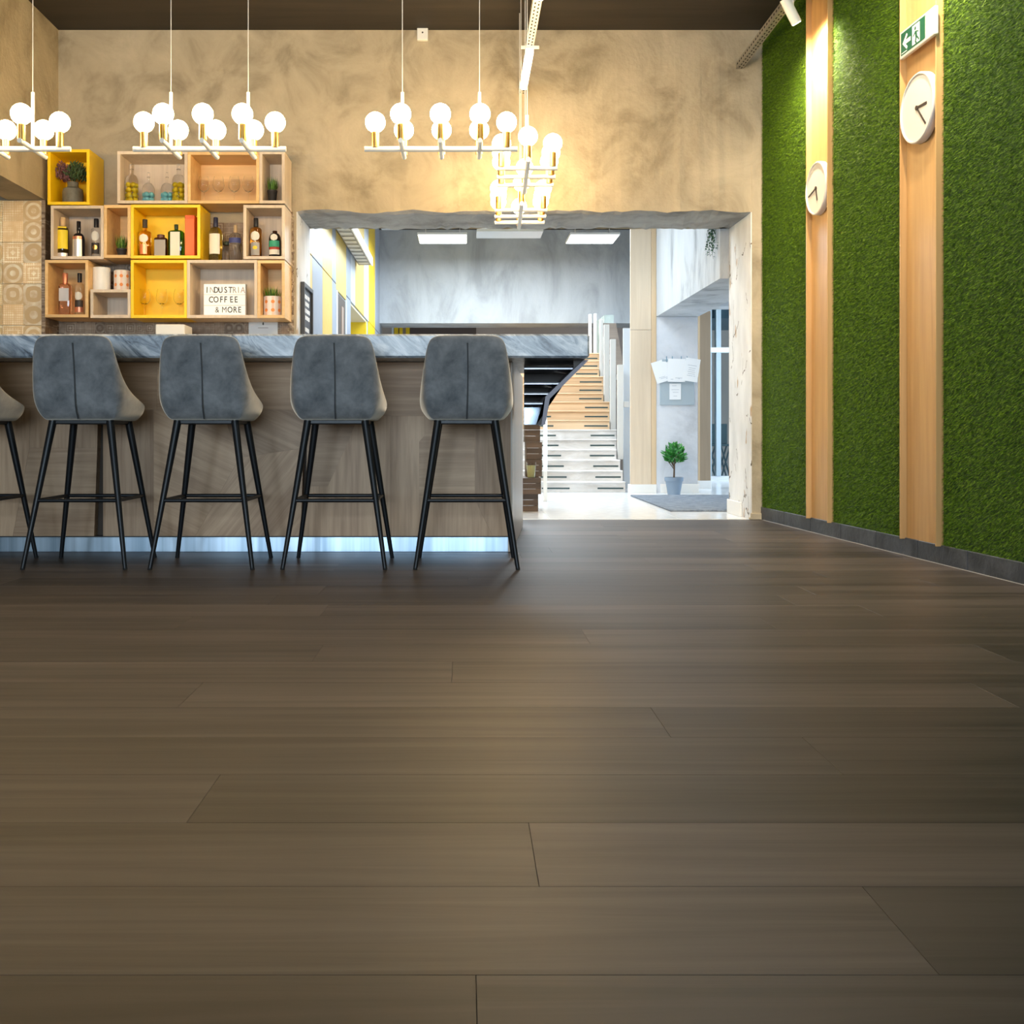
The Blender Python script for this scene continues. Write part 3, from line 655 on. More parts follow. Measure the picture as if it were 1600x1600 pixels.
bottle('clear bottle with black cap and round white label in the lower taupe box', 150.5, 342, 15, 'g5', CLEAR, BLKCAP, [(CREAM, .42, .68, .62, True), (DARKL, .1, .38, .7, False), (GOLD, .2, .33, .4, True)], sh=.72, neck=.44, cap=.2, soft=.05)
bottle('amber bottle with dark cap and round white label, left in the yellow box', 226.5, 343, 19, 'y7', glass('gold_spirit', (.92, .62, .18)), DARKL, [(CREAM, .38, .60, .58, True), (COPPER, .08, .34, .45, False)], sh=.64, neck=.36, cap=.2, soft=.06)
bottle('short square dark brown bottle with a lined label in the yellow box', 251.5, 367, 20, 'y7', BROWNG, plain('brown_cap', (.12, .035, .02), .4), [(GREYL, .04, .76, .85, False)], sh=.80, neck=.50, cap=.14, square=True, soft=.08)
bottle('square dark green bottle with a cream label in the yellow box', 275.5, 351, 24, 'y7', DKGREEN, plain('dark_cap', (.03, .05, .02), .35), [(CREAM, .03, .76, .62, False)], sh=.74, neck=.22, cap=.12, square=True, soft=.09)
b = BOXES['y7']; xr = PX(307, 7.12); t = thing('storage_box', (PX(300, 7.12), 7.12, b[2]), 'tall orange-red upright box standing at right in the yellow wall box', 'box')
MB().box(-.032, .032, -.06, .10, .0, PZ(339, 7.12) - b[2], .002).build('sleeve', plain('orange_red_card', (.80, .13, .035), .6), t)
MB().box(-.030, .030, -.0615, -.06, .02, PZ(345, 7.12) - b[2]).build('front_panel', plain('orange_card', (.85, .19, .05), .6), t)
zsp = BOXES['g14'][5]
bottle('bottle of pale yellow liquor with white label and dark blue cap, in the open gap', 337, 340, 21, 'g9', PALEY, NAVYCAP, [(CREAM, .17, .62, .62, False)], sh=.62, neck=.30, cap=.2, zbase=zsp, soft=.16)
bottle('clear round-shouldered bottle with navy label in the open gap', 368, 352, 20, 'g9', CLEAR, CORK, [(NAVYL, .50, .64, .85, False)], sh=.60, neck=.25, cap=.2, zbase=zsp, soft=.2)
t = thing('jar', (PX(354, 7.2), 7.2, zsp), 'small clear jar with dark lid behind the two bottles in the gap', 'jar')
MB().lathe([(.026, 0), (.03, .01), (.03, .12), (.024, .135)], 20).build('body', CLEAR, t, True); MB().lathe([(.025, .132), (.025, .152), (.022, .156)], 18).build('lid', plain('dark_green_lid', (.04, .06, .04), .5), t, True)
bottle('amber bottle with black cap and oval white label in the right taupe box', 400, 341, 18, 'g9', AMBER, BLKCAP, [(CREAM, .42, .66, .6, True), (GREYL, .06, .38, .6, False), (YLAB, .2, .3, .3, True)], sh=.70, neck=.36, cap=.2, soft=.07)
bottle('dark bottle with green and red label in the right taupe box', 429.5, 361, 19, 'g9', WINEG, BROWNG, [(CREAM, .62, .86, .45, True), (GREENL, .38, .62, .72, False), (REDL, .30, .40, .72, False), (CREAM, .12, .30, .72, False)], sh=.66, neck=.35, cap=.06, soft=.26)
bottle('square pink spirit bottle with pale label, left in the bottom oak box', 102, 427, 19, 'o10', PINKG, COPPER, [(SILVERL, .34, .64, .8, False)], sh=.68, neck=.38, cap=.26, square=True, soft=.08)
bottle('slim clear bottle with black cap and round cream label in the bottom oak box', 124.5, 427, 14, 'o10', CLEAR, BLKCAP, [(CREAM, .36, .56, .66, True), (COPPER, .08, .20, .8, False), (DARKL, .20, .36, .8, False)], sh=.66, neck=.42, cap=.2, soft=.1)
# tins on the small box
zt = BOXES['g12'][5]
def tin(xc, yt, w, mat, label, dots=False):
    Y = 7.12; R = w / 2 / F * Y; H = PZ(yt, Y) - zt
    t = thing('round_tin', (PX(xc, Y), Y, zt), label, 'tin', 'tins on the small taupe box')
    MB().lathe([(R * .97, 0), (R, .004), (R, H - .004), (R * .97, H)], 26).build('body', mat, t, True)
    MB().lathe([(R * 1.01, H - .012), (R * 1.01, H - .001), (R * .9, H + .003)], 26).build('rim', mat, t, True)
    if dots: dots_on(t, R, H)
    return t
def dots_on(t, R, H):
    om = plain('orange_print', (.85, .28, .06), .6); pk = plain('pale_pink_print', (.85, .60, .48), .6)
    for q in range(8):
        a = -PI + q * PI / 4 + .2
        m = MB(); patch(m, R + .0006, .004, H - .004, a - .13, a + .13, nz=2, nx=3); m.build('stripe', pk, t)
        for z in (.3, .72):
            m = MB(); patch(m, R + .0011, H * z - .012, H * z + .012, a - .2, a + .2, True); m.build('dot', om, t)
tin(159, 419, 27, WHITE, 'plain white round tin on the small taupe box')
tin(191, 423.5, 25, plain('cream_tin', (.85, .78, .70), .5), 'white tin with orange dots on the small taupe box', True)
# potted grasses
def blades(t, z, r, n, L, mat, w=.004, spread=.6, name='grass_blades'):
    m = MB()
    for i in range(n):
        a = random.uniform(0, 2 * PI); rr = r * math.sqrt(random.random()); s = random.uniform(.1, spread)
        m.leaf((rr * math.cos(a), rr * math.sin(a), z), (math.cos(a) * s, math.sin(a) * s, 1), (math.cos(a), math.sin(a), .1), L * random.uniform(.7, 1.1), w)
    o = m.build(name, mat, t); o['kind'] = 'stuff'; return o
GB = mottled('grass_green_blades', (.03, .10, .008), (.16, .34, .03), 40, .5, .0)
def pot_grass(xc, ytop, ypot, w, box, potmat, label, dots=False, taper=.72, spread=.55):
    Y = 7.12; z0 = BOXES[box][2]; R = w / 2 / F * Y; H = PZ(ypot, Y) - z0
    t = thing('potted_grass', (PX(xc, Y), Y, z0), label, 'potted plant')
    MB().lathe([(R * taper, 0), (R * taper + .001, .003), (R, H - .012), (R * 1.06 if not dots else R, H - .010), (R * 1.06 if not dots else R, H)], 22).build('pot', potmat, t, True)
    MB().lathe([(R * .9, H - .01), (R * .9, H + .001)], 16).build('soil', DARKL, t)
    if dots: dots_on(t, R, H)
    blades(t, H - .005, R * .8, 90, PZ(ytop, Y) - PZ(ypot, Y), GB, spread=spread); return t
DKPOT = plain('dark_pot', (.035, .032, .032), .6)
pot_grass(425.5, 276, 298, 15, 'g4', DKPOT, 'small potted grass in a dark pot in the top right taupe box')
pot_grass(190, 367, 389, 15, 'o6', DKPOT, 'small potted grass in a dark pot in the narrow middle oak box')
pot_grass(426, 447, 464, 28, 'o15', plain('cream_pot', (.86, .80, .74), .5), 'potted grass in a white pot with orange dots, bottom right', True, .99, .9)
# heather in a grey vase
Y = 7.12; z0 = BOXES['y1'][2]; t = thing('flower_vase', (PX(114, Y), Y, z0), 'grey bottle vase with purple heather in the yellow box', 'vase')
k = 1 / F * Y
MB().lathe([(14 * k, 0), (15.5 * k, .004), (15.8 * k, 20 * k), (14.5 * k, 25 * k), (9 * k, 28 * k), (8 * k, 31 * k), (8.5 * k, 36 * k), (7 * k, 36 * k)], 26).build('vase', mottled('grey_ceramic', (.13, .13, .11), (.20, .195, .17), 20, .6, .1), t, True)
LG = mottled('heather_leaves', (.012, .03, .008), (.06, .12, .03), 30, .6, 0); LP = mottled('heather_flowers', (.06, .025, .03), (.22, .09, .10), 30, .7, 0)
for nm, mt, c0, n_ in (('leaves', LG, (.025, 0), 420), ('flowers', LP, (-.07, 0), 300)):
    m = MB()
    for i in range(n_):
        a = random.uniform(0, 2 * PI); s = .078 * math.sqrt(random.random()); h = random.uniform(.0, .125) * (1 - (s / .1) ** 2) + .004
        p = (c0[0] + math.cos(a) * s, math.sin(a) * s * .7, 36 * k + .005 + h)
        if not (-.125 < p[0] < .075): continue
        m.leaf(p, (p[0] * 6 + random.uniform(-.4, .4), random.uniform(-.4, .4), random.uniform(.6, 1.3)), (0, -1, .2), random.uniform(.02, .036), random.uniform(.007, .012))
    for i in range(8): m.tube((0, 0, 30 * k), (c0[0] + random.uniform(-.05, .05), random.uniform(-.03, .03), 36 * k + .06), .0015, n=4, cap=False)
    o = m.build(nm, mt, t); o['kind'] = 'stuff'
# wine glasses
def wine_glass(xc, yt, w, box, label, Y=7.14, bowl=.55):
    z0 = BOXES[box][2]; H = PZ(yt, Y) - z0; R = w / 2 / F * Y
    t = thing('wine_glass', (PX(xc, Y), Y, z0), label, 'wine glass', 'wine glasses in the oak wall box' if box == 'o3' else 'stemmed glasses in the yellow wall box')
    zb = H * (1 - bowl); hb = H * bowl
    MB().lathe([(R * .72, 0), (R * .72, .002), (R * .1, .006), (.0035, .012)], 20).build('foot', CLEAR, t, True)
    MB().lathe([(.0035, .011), (.003, zb * .6), (.004, zb)], 10).build('stem', CLEAR, t, True)
    out = [(.004, zb), (R * .55, zb + hb * .08), (R * .92, zb + hb * .28), (R, zb + hb * .45), (R * .9, zb + hb * .75), (R * .74, H)]
    MB().lathe(out + [(r - .0016, z) for r, z in out[::-1][:-1]] + [(.002, zb + .003)], 22, cap=False).build('bowl', CLEAR, t, True)
for xc, nm in ((318.5, 'wine glass, leftmost of four in the oak wall box'), (341.5, 'wine glass, second from left in the oak wall box'), (366, 'wine glass, third from left in the oak wall box'), (388, 'wine glass, rightmost of four in the oak wall box')):
    wine_glass(xc, 276, 18, 'o3', nm)
for xc, nm in ((226, 'stemmed glass, leftmost in the bottom yellow box'), (253, 'stemmed glass in the middle of the bottom yellow box'), (280, 'stemmed glass, rightmost in the bottom yellow box')):
    wine_glass(xc, 452, 18, 'y13', nm, 7.16)
# light box with letters
def text(body, size, mat, parent, loc, rot, name='letter', ext=.0006):
    c = bpy.data.curves.new(name, 'FONT'); c.body = body; c.size = size; c.extrude = ext; c.align_x = 'CENTER'; c.resolution_u = 3; c.offset = 0 if body in 'MN&' else size * .014
    tmp = bpy.data.objects.new(name, c); COL.objects.link(tmp); dg = bpy.context.evaluated_depsgraph_get()
    me = bpy.data.meshes.new_from_object(tmp.evaluated_get(dg)); bpy.data.objects.remove(tmp); bpy.data.curves.remove(c)
    me.transform(Matrix.Diagonal((.80, 1, 1, 1))); me.materials.clear(); me.materials.append(mat); me.name = name
    o = bpy.data.objects.new(name, me); COL.objects.link(o); o.parent = parent; o.location = loc; o.rotation_euler = rot; return o
Y = 7.08; z0 = BOXES['g14'][2]; kx = Y / F
lx = PX(351, Y); lb = thing('light_box', (lx, Y, z0), 'white cinema light box reading INDUSTRIA COFFEE &MORE', 'light box')
H = PZ(443.5, Y) - z0; Wd = 66 * kx
MB().box(-Wd / 2, Wd / 2, 0, .045, 0, H, .003).build('case', WHITE, lb)
LIT = emis('lit_acrylic', (.90, .86, .80), .25)
for i in range(3): MB().box(-Wd / 2 + .004, Wd / 2 - .004, -.003, .001, H * (2 - i) / 3 + .003, H * (3 - i) / 3 - .003).build('letter_row', LIT, lb)
for i in range(1, 3): MB().box(-Wd / 2 + .003, Wd / 2 - .003, -.005, .001, H * i / 3 - .0022, H * i / 3 + .0022).build('rail', WHITE, lb)
INK = plain('letter_black', (.02, .02, .02), .5); FADE = plain('letter_faded', (.36, .33, .31), .5); FAINT = plain('letter_faint', (.50, .40, .37), .5)
def px2x(x): return PX(x, Y) - lx
zl = [PZ(y, Y) - z0 for y in (457.5, 472.5, 487.5)]
for ch, x, mt in zip('INDUSTRIA', (323.5, 331.5, 338, 345, 353, 360, 366.5, 373, 379.5), (INK, FADE, INK, INK, INK, INK, FADE, FADE, FAINT)): text(ch, .056, mt, lb, (px2x(x), -.0035, zl[0]), (PI / 2, random.uniform(-.06, .06), 0))
for ch, x in zip('COFFEE', (329.5, 338, 346, 352.5, 362, 369)): text(ch, .057, INK, lb, (px2x(x), -.0035, zl[1]), (PI / 2, random.uniform(-.08, .12), 0))
for ch, x in zip('&MORE', (339.5, 350.5, 359.5, 367.5, 374.5)): text(ch, .056, INK, lb, (px2x(x), -.0035, zl[2] - .004), (PI / 2, random.uniform(-.05, .05), 0))
# things low on the back bar: worktop, white appliance, card
tag(MB().box(-2.79, -1.20, 6.72, 7.28, .86, .90, .004).build('back_worktop', plain('pale_worktop', (.62, .55, .46), .4)), 'pale worktop along the tiled bar wall under the wall boxes', 'worktop')
bk = thing('back_cabinet', (-2.0, 7.0, 0), 'low cabinet under the back worktop behind the bar', 'cabinet'); MB().box(-.78, .78, -.2, .27, 0, .859, .003).build('body', GREYBOX, bk)
t = thing('coffee_grinder', (PX(272, 6.95), 6.95, .90), 'white appliance whose flat top shows above the counter below the yellow box', 'appliance')
MB().box(-.095, .095, -.1, .1, .0, PZ(509, 6.95) - .90, .008, 2).build('body', WHITE, t); MB().box(-.11, .11, -.11, .11, .0, .30, .01, 2).build('base', ZINC, t)
t = thing('paper_card', (PX(411, 7.26), 7.265, .90), 'white card with a small dark mark leaning on the tiles under the light box', 'card')
MB().box(-.10, .10, 0, .004, .0, PZ(499, 7.26) - .90, .0008).build('sheet', PAPER, t)
m = MB(); zc = PZ(508, 7.26) - .90; m.lathe([(.001, 0), (.006, .006), (.004, .016), (.001, .022)], 8, (0, -.001, zc), sy=.2); m.build('emblem', INK, t)
m = MB(); m.box(-.035, .035, -.0008, 0, zc - .02, zc - .016); m.build('caption_line', FADE, t)
# green table plant on the counter
t = thing('counter_plant', (PX(823, 5.8), 5.8, ZT1), 'low green succulent planter on the counter near its right end', 'potted plant')
MB().box(-.082, .082, -.03, .03, 0, .022, .006).build('tray', plain('grey_tray', (.25, .24, .23), .6), t)
m = MB()
for i in range(240):
    x = random.uniform(-.078, .088)
    if .015 < x < .035 and random.random() < .6: continue
    hh = .035 if x < .02 else .022
    m.leaf((x, random.uniform(-.03, .03), .018 + random.uniform(0, hh)), (random.uniform(-1, 1), random.uniform(-1, 1), random.uniform(.2, 1.2)), (0, 0, 1), random.uniform(.014, .024), .009)
o = m.build('foliage', mottled('succulent_green', (.06, .15, .02), (.42, .50, .16), 60, .5, 0), t); o['kind'] = 'stuff'
# ---------------------------------------------------------------- clocks, exit sign, spots, rails
def wall_frame(u, n, z):      # local (a along wall towards the camera, b out of the wall, c up)
    o = WP(u, n, z); return Matrix(((WD.x, WN.x, 0, o[0]), (WD.y, WN.y, 0, o[1]), (0, 0, 1, o[2]), (0, 0, 0, 1)))
def clock(u, n, z, R, hands, label):
    t = thing('wall_clock', (0, 0, 0), label, 'clock', 'white wall clocks on the oak pilasters'); t.matrix_world = wall_frame(u, n, z)
    X = Matrix.Rotation(-PI / 2, 4, 'X')    # lathe axis z -> +b
    def lt(prof, nm, mt):
        m = MB(); m.lathe(prof, 48); bmesh.ops.transform(m.bm, matrix=X, verts=m.bm.verts); return m.build(nm, mt, t, True)
    lt([(R * .95, 0), (R, .004), (R, .035), (R - .004, .040), (R - .010, .040), (R - .012, .033)], 'case', plain('clock_white', (.70, .66, .60), .35))
    lt([(R - .0115, .0315), (R - .0115, .0325)], 'face', plain('clock_face', (.66, .60, .52), .5))
    for nm, L, ang, w in (('hour_hand', hands[0][0] * R, hands[0][1], .013), ('minute_hand', hands[1][0] * R, hands[1][1], .010)):
        m = MB(); m.box(-w / 2, w / 2, .034, .037, -.012, L, .001); bmesh.ops.transform(m.bm, matrix=Matrix.Rotation(ang, 4, 'Y'), verts=m.bm.verts); m.build(nm, plain('hand_dark', (.035, .025, .022), .4), t)
    m = MB(); m.lathe([(.011, .033), (.011, .039)], 16); bmesh.ops.transform(m.bm, matrix=X, verts=m.bm.verts); m.build('hub', plain('hand_dark', (.03, .02, .02), .4), t)
    return t
ra = math.radians
clock((UL1 + UR1) / 2 + .002, .007, 2.043, .1555, ((.5, ra(165)), (.78, ra(-103))), 'white wall clock on the farther oak pilaster, hands pointing left and down')
clock((UL2 + UR2) / 2 + .006, .007, 2.137, .165, ((.58, ra(92)), (.78, ra(139))), 'white wall clock on the nearer oak pilaster under the exit sign')
# exit sign
us0 = 2.156; us1 = 2.50
t = thing('exit_sign', (0, 0, 0), 'green and white emergency exit sign with arrow and running man', 'sign'); t.matrix_world = wall_frame(us0, 0, 2.411)
SL, SH, SN = us1 - us0, .132, .058
MB().box(0, SL, .0385, SN, 0, SH, .006, 2).build('housing', plain('sign_white', (.66, .62, .55), .4), t)
MB().box(.018, SL * .745, SN, SN + .0015, .014, SH - .012).build('green_panel', plain('sign_green', (.012, .10, .055), .4), t)
SW = plain('sign_pictogram', (.88, .88, .82), .5)
def flat(pts, nm, mt, dz=0.0022):
    m = MB(); m.poly([(a, SN + .0013, c) for a, c in pts], (0, dz - .0013, 0)); return m.build(nm, mt, t)
ax, az = .036, SH * .50
flat([(ax, az), (ax + .042, az + .038), (ax + .050, az + .028), (ax + .030, az + .009), (ax + .080, az + .009), (ax + .080, az - .009), (ax + .030, az - .009), (ax + .050, az - .028), (ax + .042, az - .038)], 'arrow', SW)
dx = .134
flat([(dx, .022), (dx + .072, .022), (dx + .072, SH - .020), (dx, SH - .020)], 'doorway', SW)
G2 = plain('sign_green', (.012, .10, .055), .4)
m = MB(); m.lathe([(.009, .0), (.009, .0008)], 14); bmesh.ops.transform(m.bm, matrix=Matrix.Translation((dx + .030, SN + .0022, SH - .038)) @ Matrix.Rotation(-PI / 2, 4, 'X'), verts=m.bm.verts); m.build('figure_head', G2, t)
flat([(dx + .026, SH - .050), (dx + .046, SH - .052), (dx + .050, SH - .080), (dx + .034, SH - .084)], 'figure_body', G2, .003)
flat([(dx + .034, SH - .082), (dx + .050, SH - .078), (dx + .040, SH - .100), (dx + .046, .022), (dx + .036, .022), (dx + .026, SH - .100)], 'figure_leg', G2, .003)
flat([(dx + .044, SH - .084), (dx + .052, SH - .080), (dx + .070, SH - .098), (dx + .066, SH - .106)], 'figure_leg', G2, .003)
flat([(dx + .028, SH - .052), (dx + .032, SH - .060), (dx + .010, SH - .074), (dx + .006, SH - .068)], 'figure_arm', G2, .003)
flat([(dx + .044, SH - .052), (dx + .048, SH - .060), (dx + .064, SH - .066), (dx + .064, SH - .060)], 'figure_arm', G2, .003)
flat([(.026, .020), (.080, .020), (.080, .023), (.026, .023)], 'print_line', SW)
# track spots shining on the pilasters
def spot_lamp(loc, to, label, power, ang):
    t = thing('spot_lamp', loc, label, 'spot lamp', 'white ceiling spots along the grass wall'); d = (Vector(to) - Vector(loc)).normalized()
    m = MB(); m.tube(-d * .10, d * .055, .030, n=20); m.build('head', WHITE, t, True)
    m = MB(); m.tube(d * .0552, d * .057, .024, n=20); m.build('lens', emis('spot_lens', (1, .85, .75), 30), t)
    m = MB(); m.tube((0, 0, 0.03), (0, 0, 3.11 - loc[2]), .009, n=10); m.build('stem', WHITE, t, True)
    spot('spot_beam', Vector(loc) + d * .065, to, power, (1, .80, .55), ang, 1.0, .03)
for y_, to_, pw2, an_, nm in ((6.11, WP(1.10, 0, 2.66), 210, 150, 'white cylinder ceiling spot aimed at the farther oak pilaster'),
        (4.45, WP(2.42, 0, 2.50), 110, 140, 'white cylinder ceiling spot above the nearer oak pilaster, out of frame at top'),
        (3.7, WP(3.6, 0, 2.0), 30, 80, 'white cylinder ceiling spot over the nearest grass panel, out of frame at top')):
    spot_lamp((1.90, y_, 3.02), to_, nm, pw2, an_)
# perforated strut rails under the ceiling
def strut(x, z, y0, y1, label, mat):
    t = thing('strut_rail', (x, y1, z), label, 'strut rail', 'perforated steel strut rails')
    m = MB(); L = y0 - y1
    m.box(-.024, .024, L, -.001, -.002, 0); m.box(-.024, -.021, L, -.001, 0, .04); m.box(.021, .024, L, -.001, 0, .04); m.build('channel', mat, t)
    m = MB(); y = L + .03
    while y < -.05:
        m.box(-.014, -.006, y, y + .022, -.0028, -.002); m.box(.006, .014, y + .02, y + .042, -.0028, -.002); m.box(-.0247, -.024, y, y + .022, .014, .026); m.box(.024, .0247, y, y + .022, .014, .026); y += .05
    o = m.build('slots', DARKHOLE, t); o['kind'] = 'stuff'
    for y in (L + .3,):
        m = MB(); m.tube((0, y, .0), (0, y, CEIL - z - .001), .003, n=6); m.build('hanger_rod', ZINC, t)
    return t
strut(PX(815, YB), PZ(147, YB), 4.2, YB, 'perforated steel strut rail above the end-on chandeliers', plain('pale_strut', (.62, .58, .52), .4, .4))
strut(1.90, 3.112, 3.6, YB, 'perforated steel strut rail along the grass wall', ZINC)
# linear lamp under the middle rail
zr = PZ(147, YB) - .003
t = thing('linear_lamp', (PX(815, YB), 6.7, zr), 'white linear lamp clipped under the middle strut rail', 'lamp')
MB().box(-.023, .023, -.34, .34, -.05, -.0, .006).build('diffuser', emis('linear_diffuser', (1, .93, .84), 2.0), t); MB().box(-.055, .055, -.352, -.34, -.024, -.006, .002).build('end_bracket', WHITE, t)
t = thing('linear_lamp', (PX(815, YB), 5.25, zr), 'white linear lamp under the middle strut rail, cut by the top edge', 'lamp')
MB().box(-.023, .023, -.34, .34, -.05, -.0, .006).build('diffuser', emis('linear_diffuser', (1, .93, .84), 2.0), t)
# junction box at the top of the wall
t = thing('junction_box', (PX(660.5, YB), YB, PZ(65, YB)), 'small white junction box at the top of the plaster wall', 'junction box')
w = 8.5 / F * YB; MB().box(-w, w, -.035, 0, 0, .093, .004).build('case', WHITE, t); m = MB(); m.tube((0, -.036, .05), (0, -.034, .05), .006, n=12); m.build('screw', DARKL, t)
# ---------------------------------------------------------------- hall beyond the opening
HF = plain('hall_floor_tile', (.72, .74, .76), .16)
hf = struct(MB().box(-3.5, 5.2, YB, 17.2, -.10, 0.0).build('floor_hall', HF))
tag(hf); 
for x in (-.3, .6, 1.5):
    MB().box(x - .0015, x + .0015, YB + .1, 10.6, -.001, .0004).build('tile_joint', plain('joint_grey', (.5, .52, .54), .6), hf)
MB().box(-1.2, 2.05, YB - .006, YB + .02, -.01, .0035, .001).build('threshold_strip', plain('threshold_metal', (.7, .68, .64), .4, .6), hf)
YBK = 14.5
struct(MB().box(-1.158, 2.45, YBK, YBK + .62, PZ(505, YBK), CEIL).build('wall_bulkhead', HALLCON))
# ceiling panels
for x0, x1, xa, nm in ((652, 730, 12.95, 'square lit ceiling panel, left of two in the hall'), (891, 969, 12.95, 'square lit ceiling panel, right of two in the hall')):
    a, b_ = PX(x0, xa), PX(x1, xa); zc = PZ(366.8, xa)
    t = thing('ceiling_panel', ((a + b_) / 2, xa, zc), nm, 'ceiling light', 'lit panels in the hall'); w = (b_ - a) / 2
    MB().box(-w, w, 0, 2 * w, 0, .03, .003).build('frame', WHITE, t); MB().box(-w + .012, w - .012, .012, 2 * w - .012, -.002, .001).build('diffuser', emis('panel_diffuser', (.86, .93, 1.0), 9), t)
    for sx in (-.7, .7):
        m = MB(); m.tube((sx * w, w, .03), (sx * w, w, CEIL - zc - .001), .004, n=6); m.build('hanger', WHITE, t)
t = thing('ceiling_vent', (PX(609, 14.2), 14.2, CEIL - .0305), 'pale slatted ceiling vent above the striped hall wall', 'vent')
MB().box(-.12, .12, -.14, .14, 0, .03).build('frame', WHITECOOL, t)
for i in range(5): MB().box(-.11, .11, -.12 + i * .05, -.09 + i * .05, -.008, 0).build('slat', WHITECOOL, t)
t = thing('hall_lamp', (PX(797, 8.25), 8.25, PZ(361.5, 8.25)), 'thin pale lamp plate hanging just behind the lintel', 'ceiling light')
w = 52 / F * 8.25; MB().box(-w, w, 0, .3, 0, .025, .003).build('housing', WHITECOOL, t)
for sx in (-.8, .8):
    m = MB(); m.tube((sx * w, .15, .025), (sx * w, .15, CEIL - PZ(361.5, 8.25) - .001), .004, n=6); m.build('hanger', WHITE, t)
# left hall wall in coloured panels
XH = OX0
wh = struct(MB().box(XH - .3, XH - .012, YB + OT, 10.8, 0, CEIL).build('wall_hall_left', plain('hall_wall_core', (.3, .32, .35), .7)))
MB().box(XH - .3, XH - .012, 12.7, YBK + .6, 0, CEIL).build('wall_section', plain('hall_wall_core', (.3, .32, .35), .7), wh)
MB().box(XH - .3, XH - .012, 10.8, 12.7, 1.94, CEIL).build('wall_section', plain('hall_wall_core', (.3, .32, .35), .7), wh)
def HY(px): return -XH * F / (CX - px)          # depth at which the left hall wall shows at this column
YSOFT = plain('soft_yellow_panel', (.60, .43, .10), .4); YHALL = plain('yellow_hall_panel', (.70, .48, .008), .4); BLUEG = plain('blue_grey_panel', (.27, .31, .38), .4); WHP = plain('white_hall_panel', (.50, .54, .58), .35)
def hpanel(y0, y1, z0, z1, mat, out=.0):
    MB().box(-.011, out, 0.002, y1 - y0 - .002, z0 + .002, z1 - .002, .002).build('panel', mat, wh, loc=(XH, y0, 0))
segs = [(483, 488, YSOFT, 0), (488, 504, BLUEG, 0), (504, 519, YSOFT, 0), (519, 525, BLUEG, 0), (525, 541, YSOFT, 1), (541, 548, BLUEG, 0), (548, 555, WHP, 2), (555, 569, YSOFT, 2), (569, 576, WHP, 2), (576, 586, YHALL, 0), (586, 594, BLUEG, 0)]
for a, b_, mt, md in segs:
    y0, y1 = max(HY(a), YB + OT), HY(b_)
    if y1 - y0 < .03: continue
    if md == 0:
        hpanel(y0, y1, 0, 1.945, mt); hpanel(y0, y1, 1.95, CEIL, mt)
    elif md == 1:
        hpanel(y0, y1, 1.90, CEIL, mt)
        t = thing('hall_doorway', (XH, y0, 0), 'dark doorway with pale frame in the striped hall wall', 'doorway'); L = y1 - y0
        MB().box(-.011, -.004, .12, L - .02, 0, 1.88).build('dark_opening', DARKL, t); MB().box(-.012, .006, .005, .10, 0, 1.895, .002).build('frame_post', WHITECOOL, t)
        MB().box(-.010, .002, L * .55, L * .72, 0, 1.80, .002).build('door_leaf', plain('brown_door', (.30, .22, .17), .5), t); MB().box(-.012, .006, L - .05, L - .004, 0, 1.895, .002).build('frame_post', WHITECOOL, t)
    else: hpanel(y0, y1, 1.945, CEIL, mt)
# passage opening left of the hall
MB().box(-4.2, XH - .013, 12.60, 12.69, 0, 1.935).build('passage_wall', YHALL, wh); MB().box(-4.2, XH - .013, 10.81, 12.6, 1.915, 1.938).build('passage_soffit', plain('tan_soffit', (.45, .40, .28), .7), wh)
# chalk menu board
t = thing('menu_board', (XH + .002, HY(467) if HY(467) > YB else 7.42, 0), 'black framed menu board with white writing on the left jamb', 'menu board')
yb0, yb1 = 7.42, 7.86; t.location = (XH + .009, yb0, 0); za, zb_ = .9, PZ(441, 7.45)
MB().box(0, .012, .03, yb1 - yb0 - .03, za + .03, zb_ - .03).build('board', plain('chalkboard', (.012, .014, .022), .5), t)
FR = plain('board_frame', (.02, .018, .018), .45); L = yb1 - yb0
for b_ in ((0, .028, 0, .03, za, zb_), (0, .028, L - .03, L, za, zb_), (0, .028, .03, L - .03, zb_ - .03, zb_), (0, .028, .03, L - .03, za, za + .03)): MB().box(*b_, .002).build('frame_rail', FR, t)
CH = plain('chalk_white', (.85, .85, .84), .8)
zz = zb_ - .10; kk = 0
while zz > za + .05:
    if kk in (4, 9): zz -= .035
    xx = .07 + random.uniform(0, .05)
    while xx < L - .10:
        w_ = random.uniform(.03, .06); MB().box(.0121, .0126, xx, xx + w_, zz, zz + .030).build('chalk_mark', CH, t); xx += w_ + .022
    zz -= .050; kk += 1
# white cable duct under the ceiling of the hall
t = thing('cable_duct', (XH + .02, 8.4, 0), 'white edged slatted duct below the hall ceiling by the striped wall', 'duct')
zd = PZ(375, 9.9)
MB().box(0.0, .14, 0, 3.0, zd, zd + .012).build('base_plate', plain('duct_grey', (.24, .22, .18), .6), t); MB().box(.14, .155, 0, 3.0, zd - .01, zd + .08, .002).build('white_edge', WHITE, t); MB().box(0, .006, 0, 3, zd, zd + .08).build('wall_flange', WHITE, t)
for i in range(14): MB().box(.015, .125, .05 + i * .21, .16 + i * .21, zd - .006, zd).build('slat', plain('duct_slat', (.45, .42, .36), .5), t)
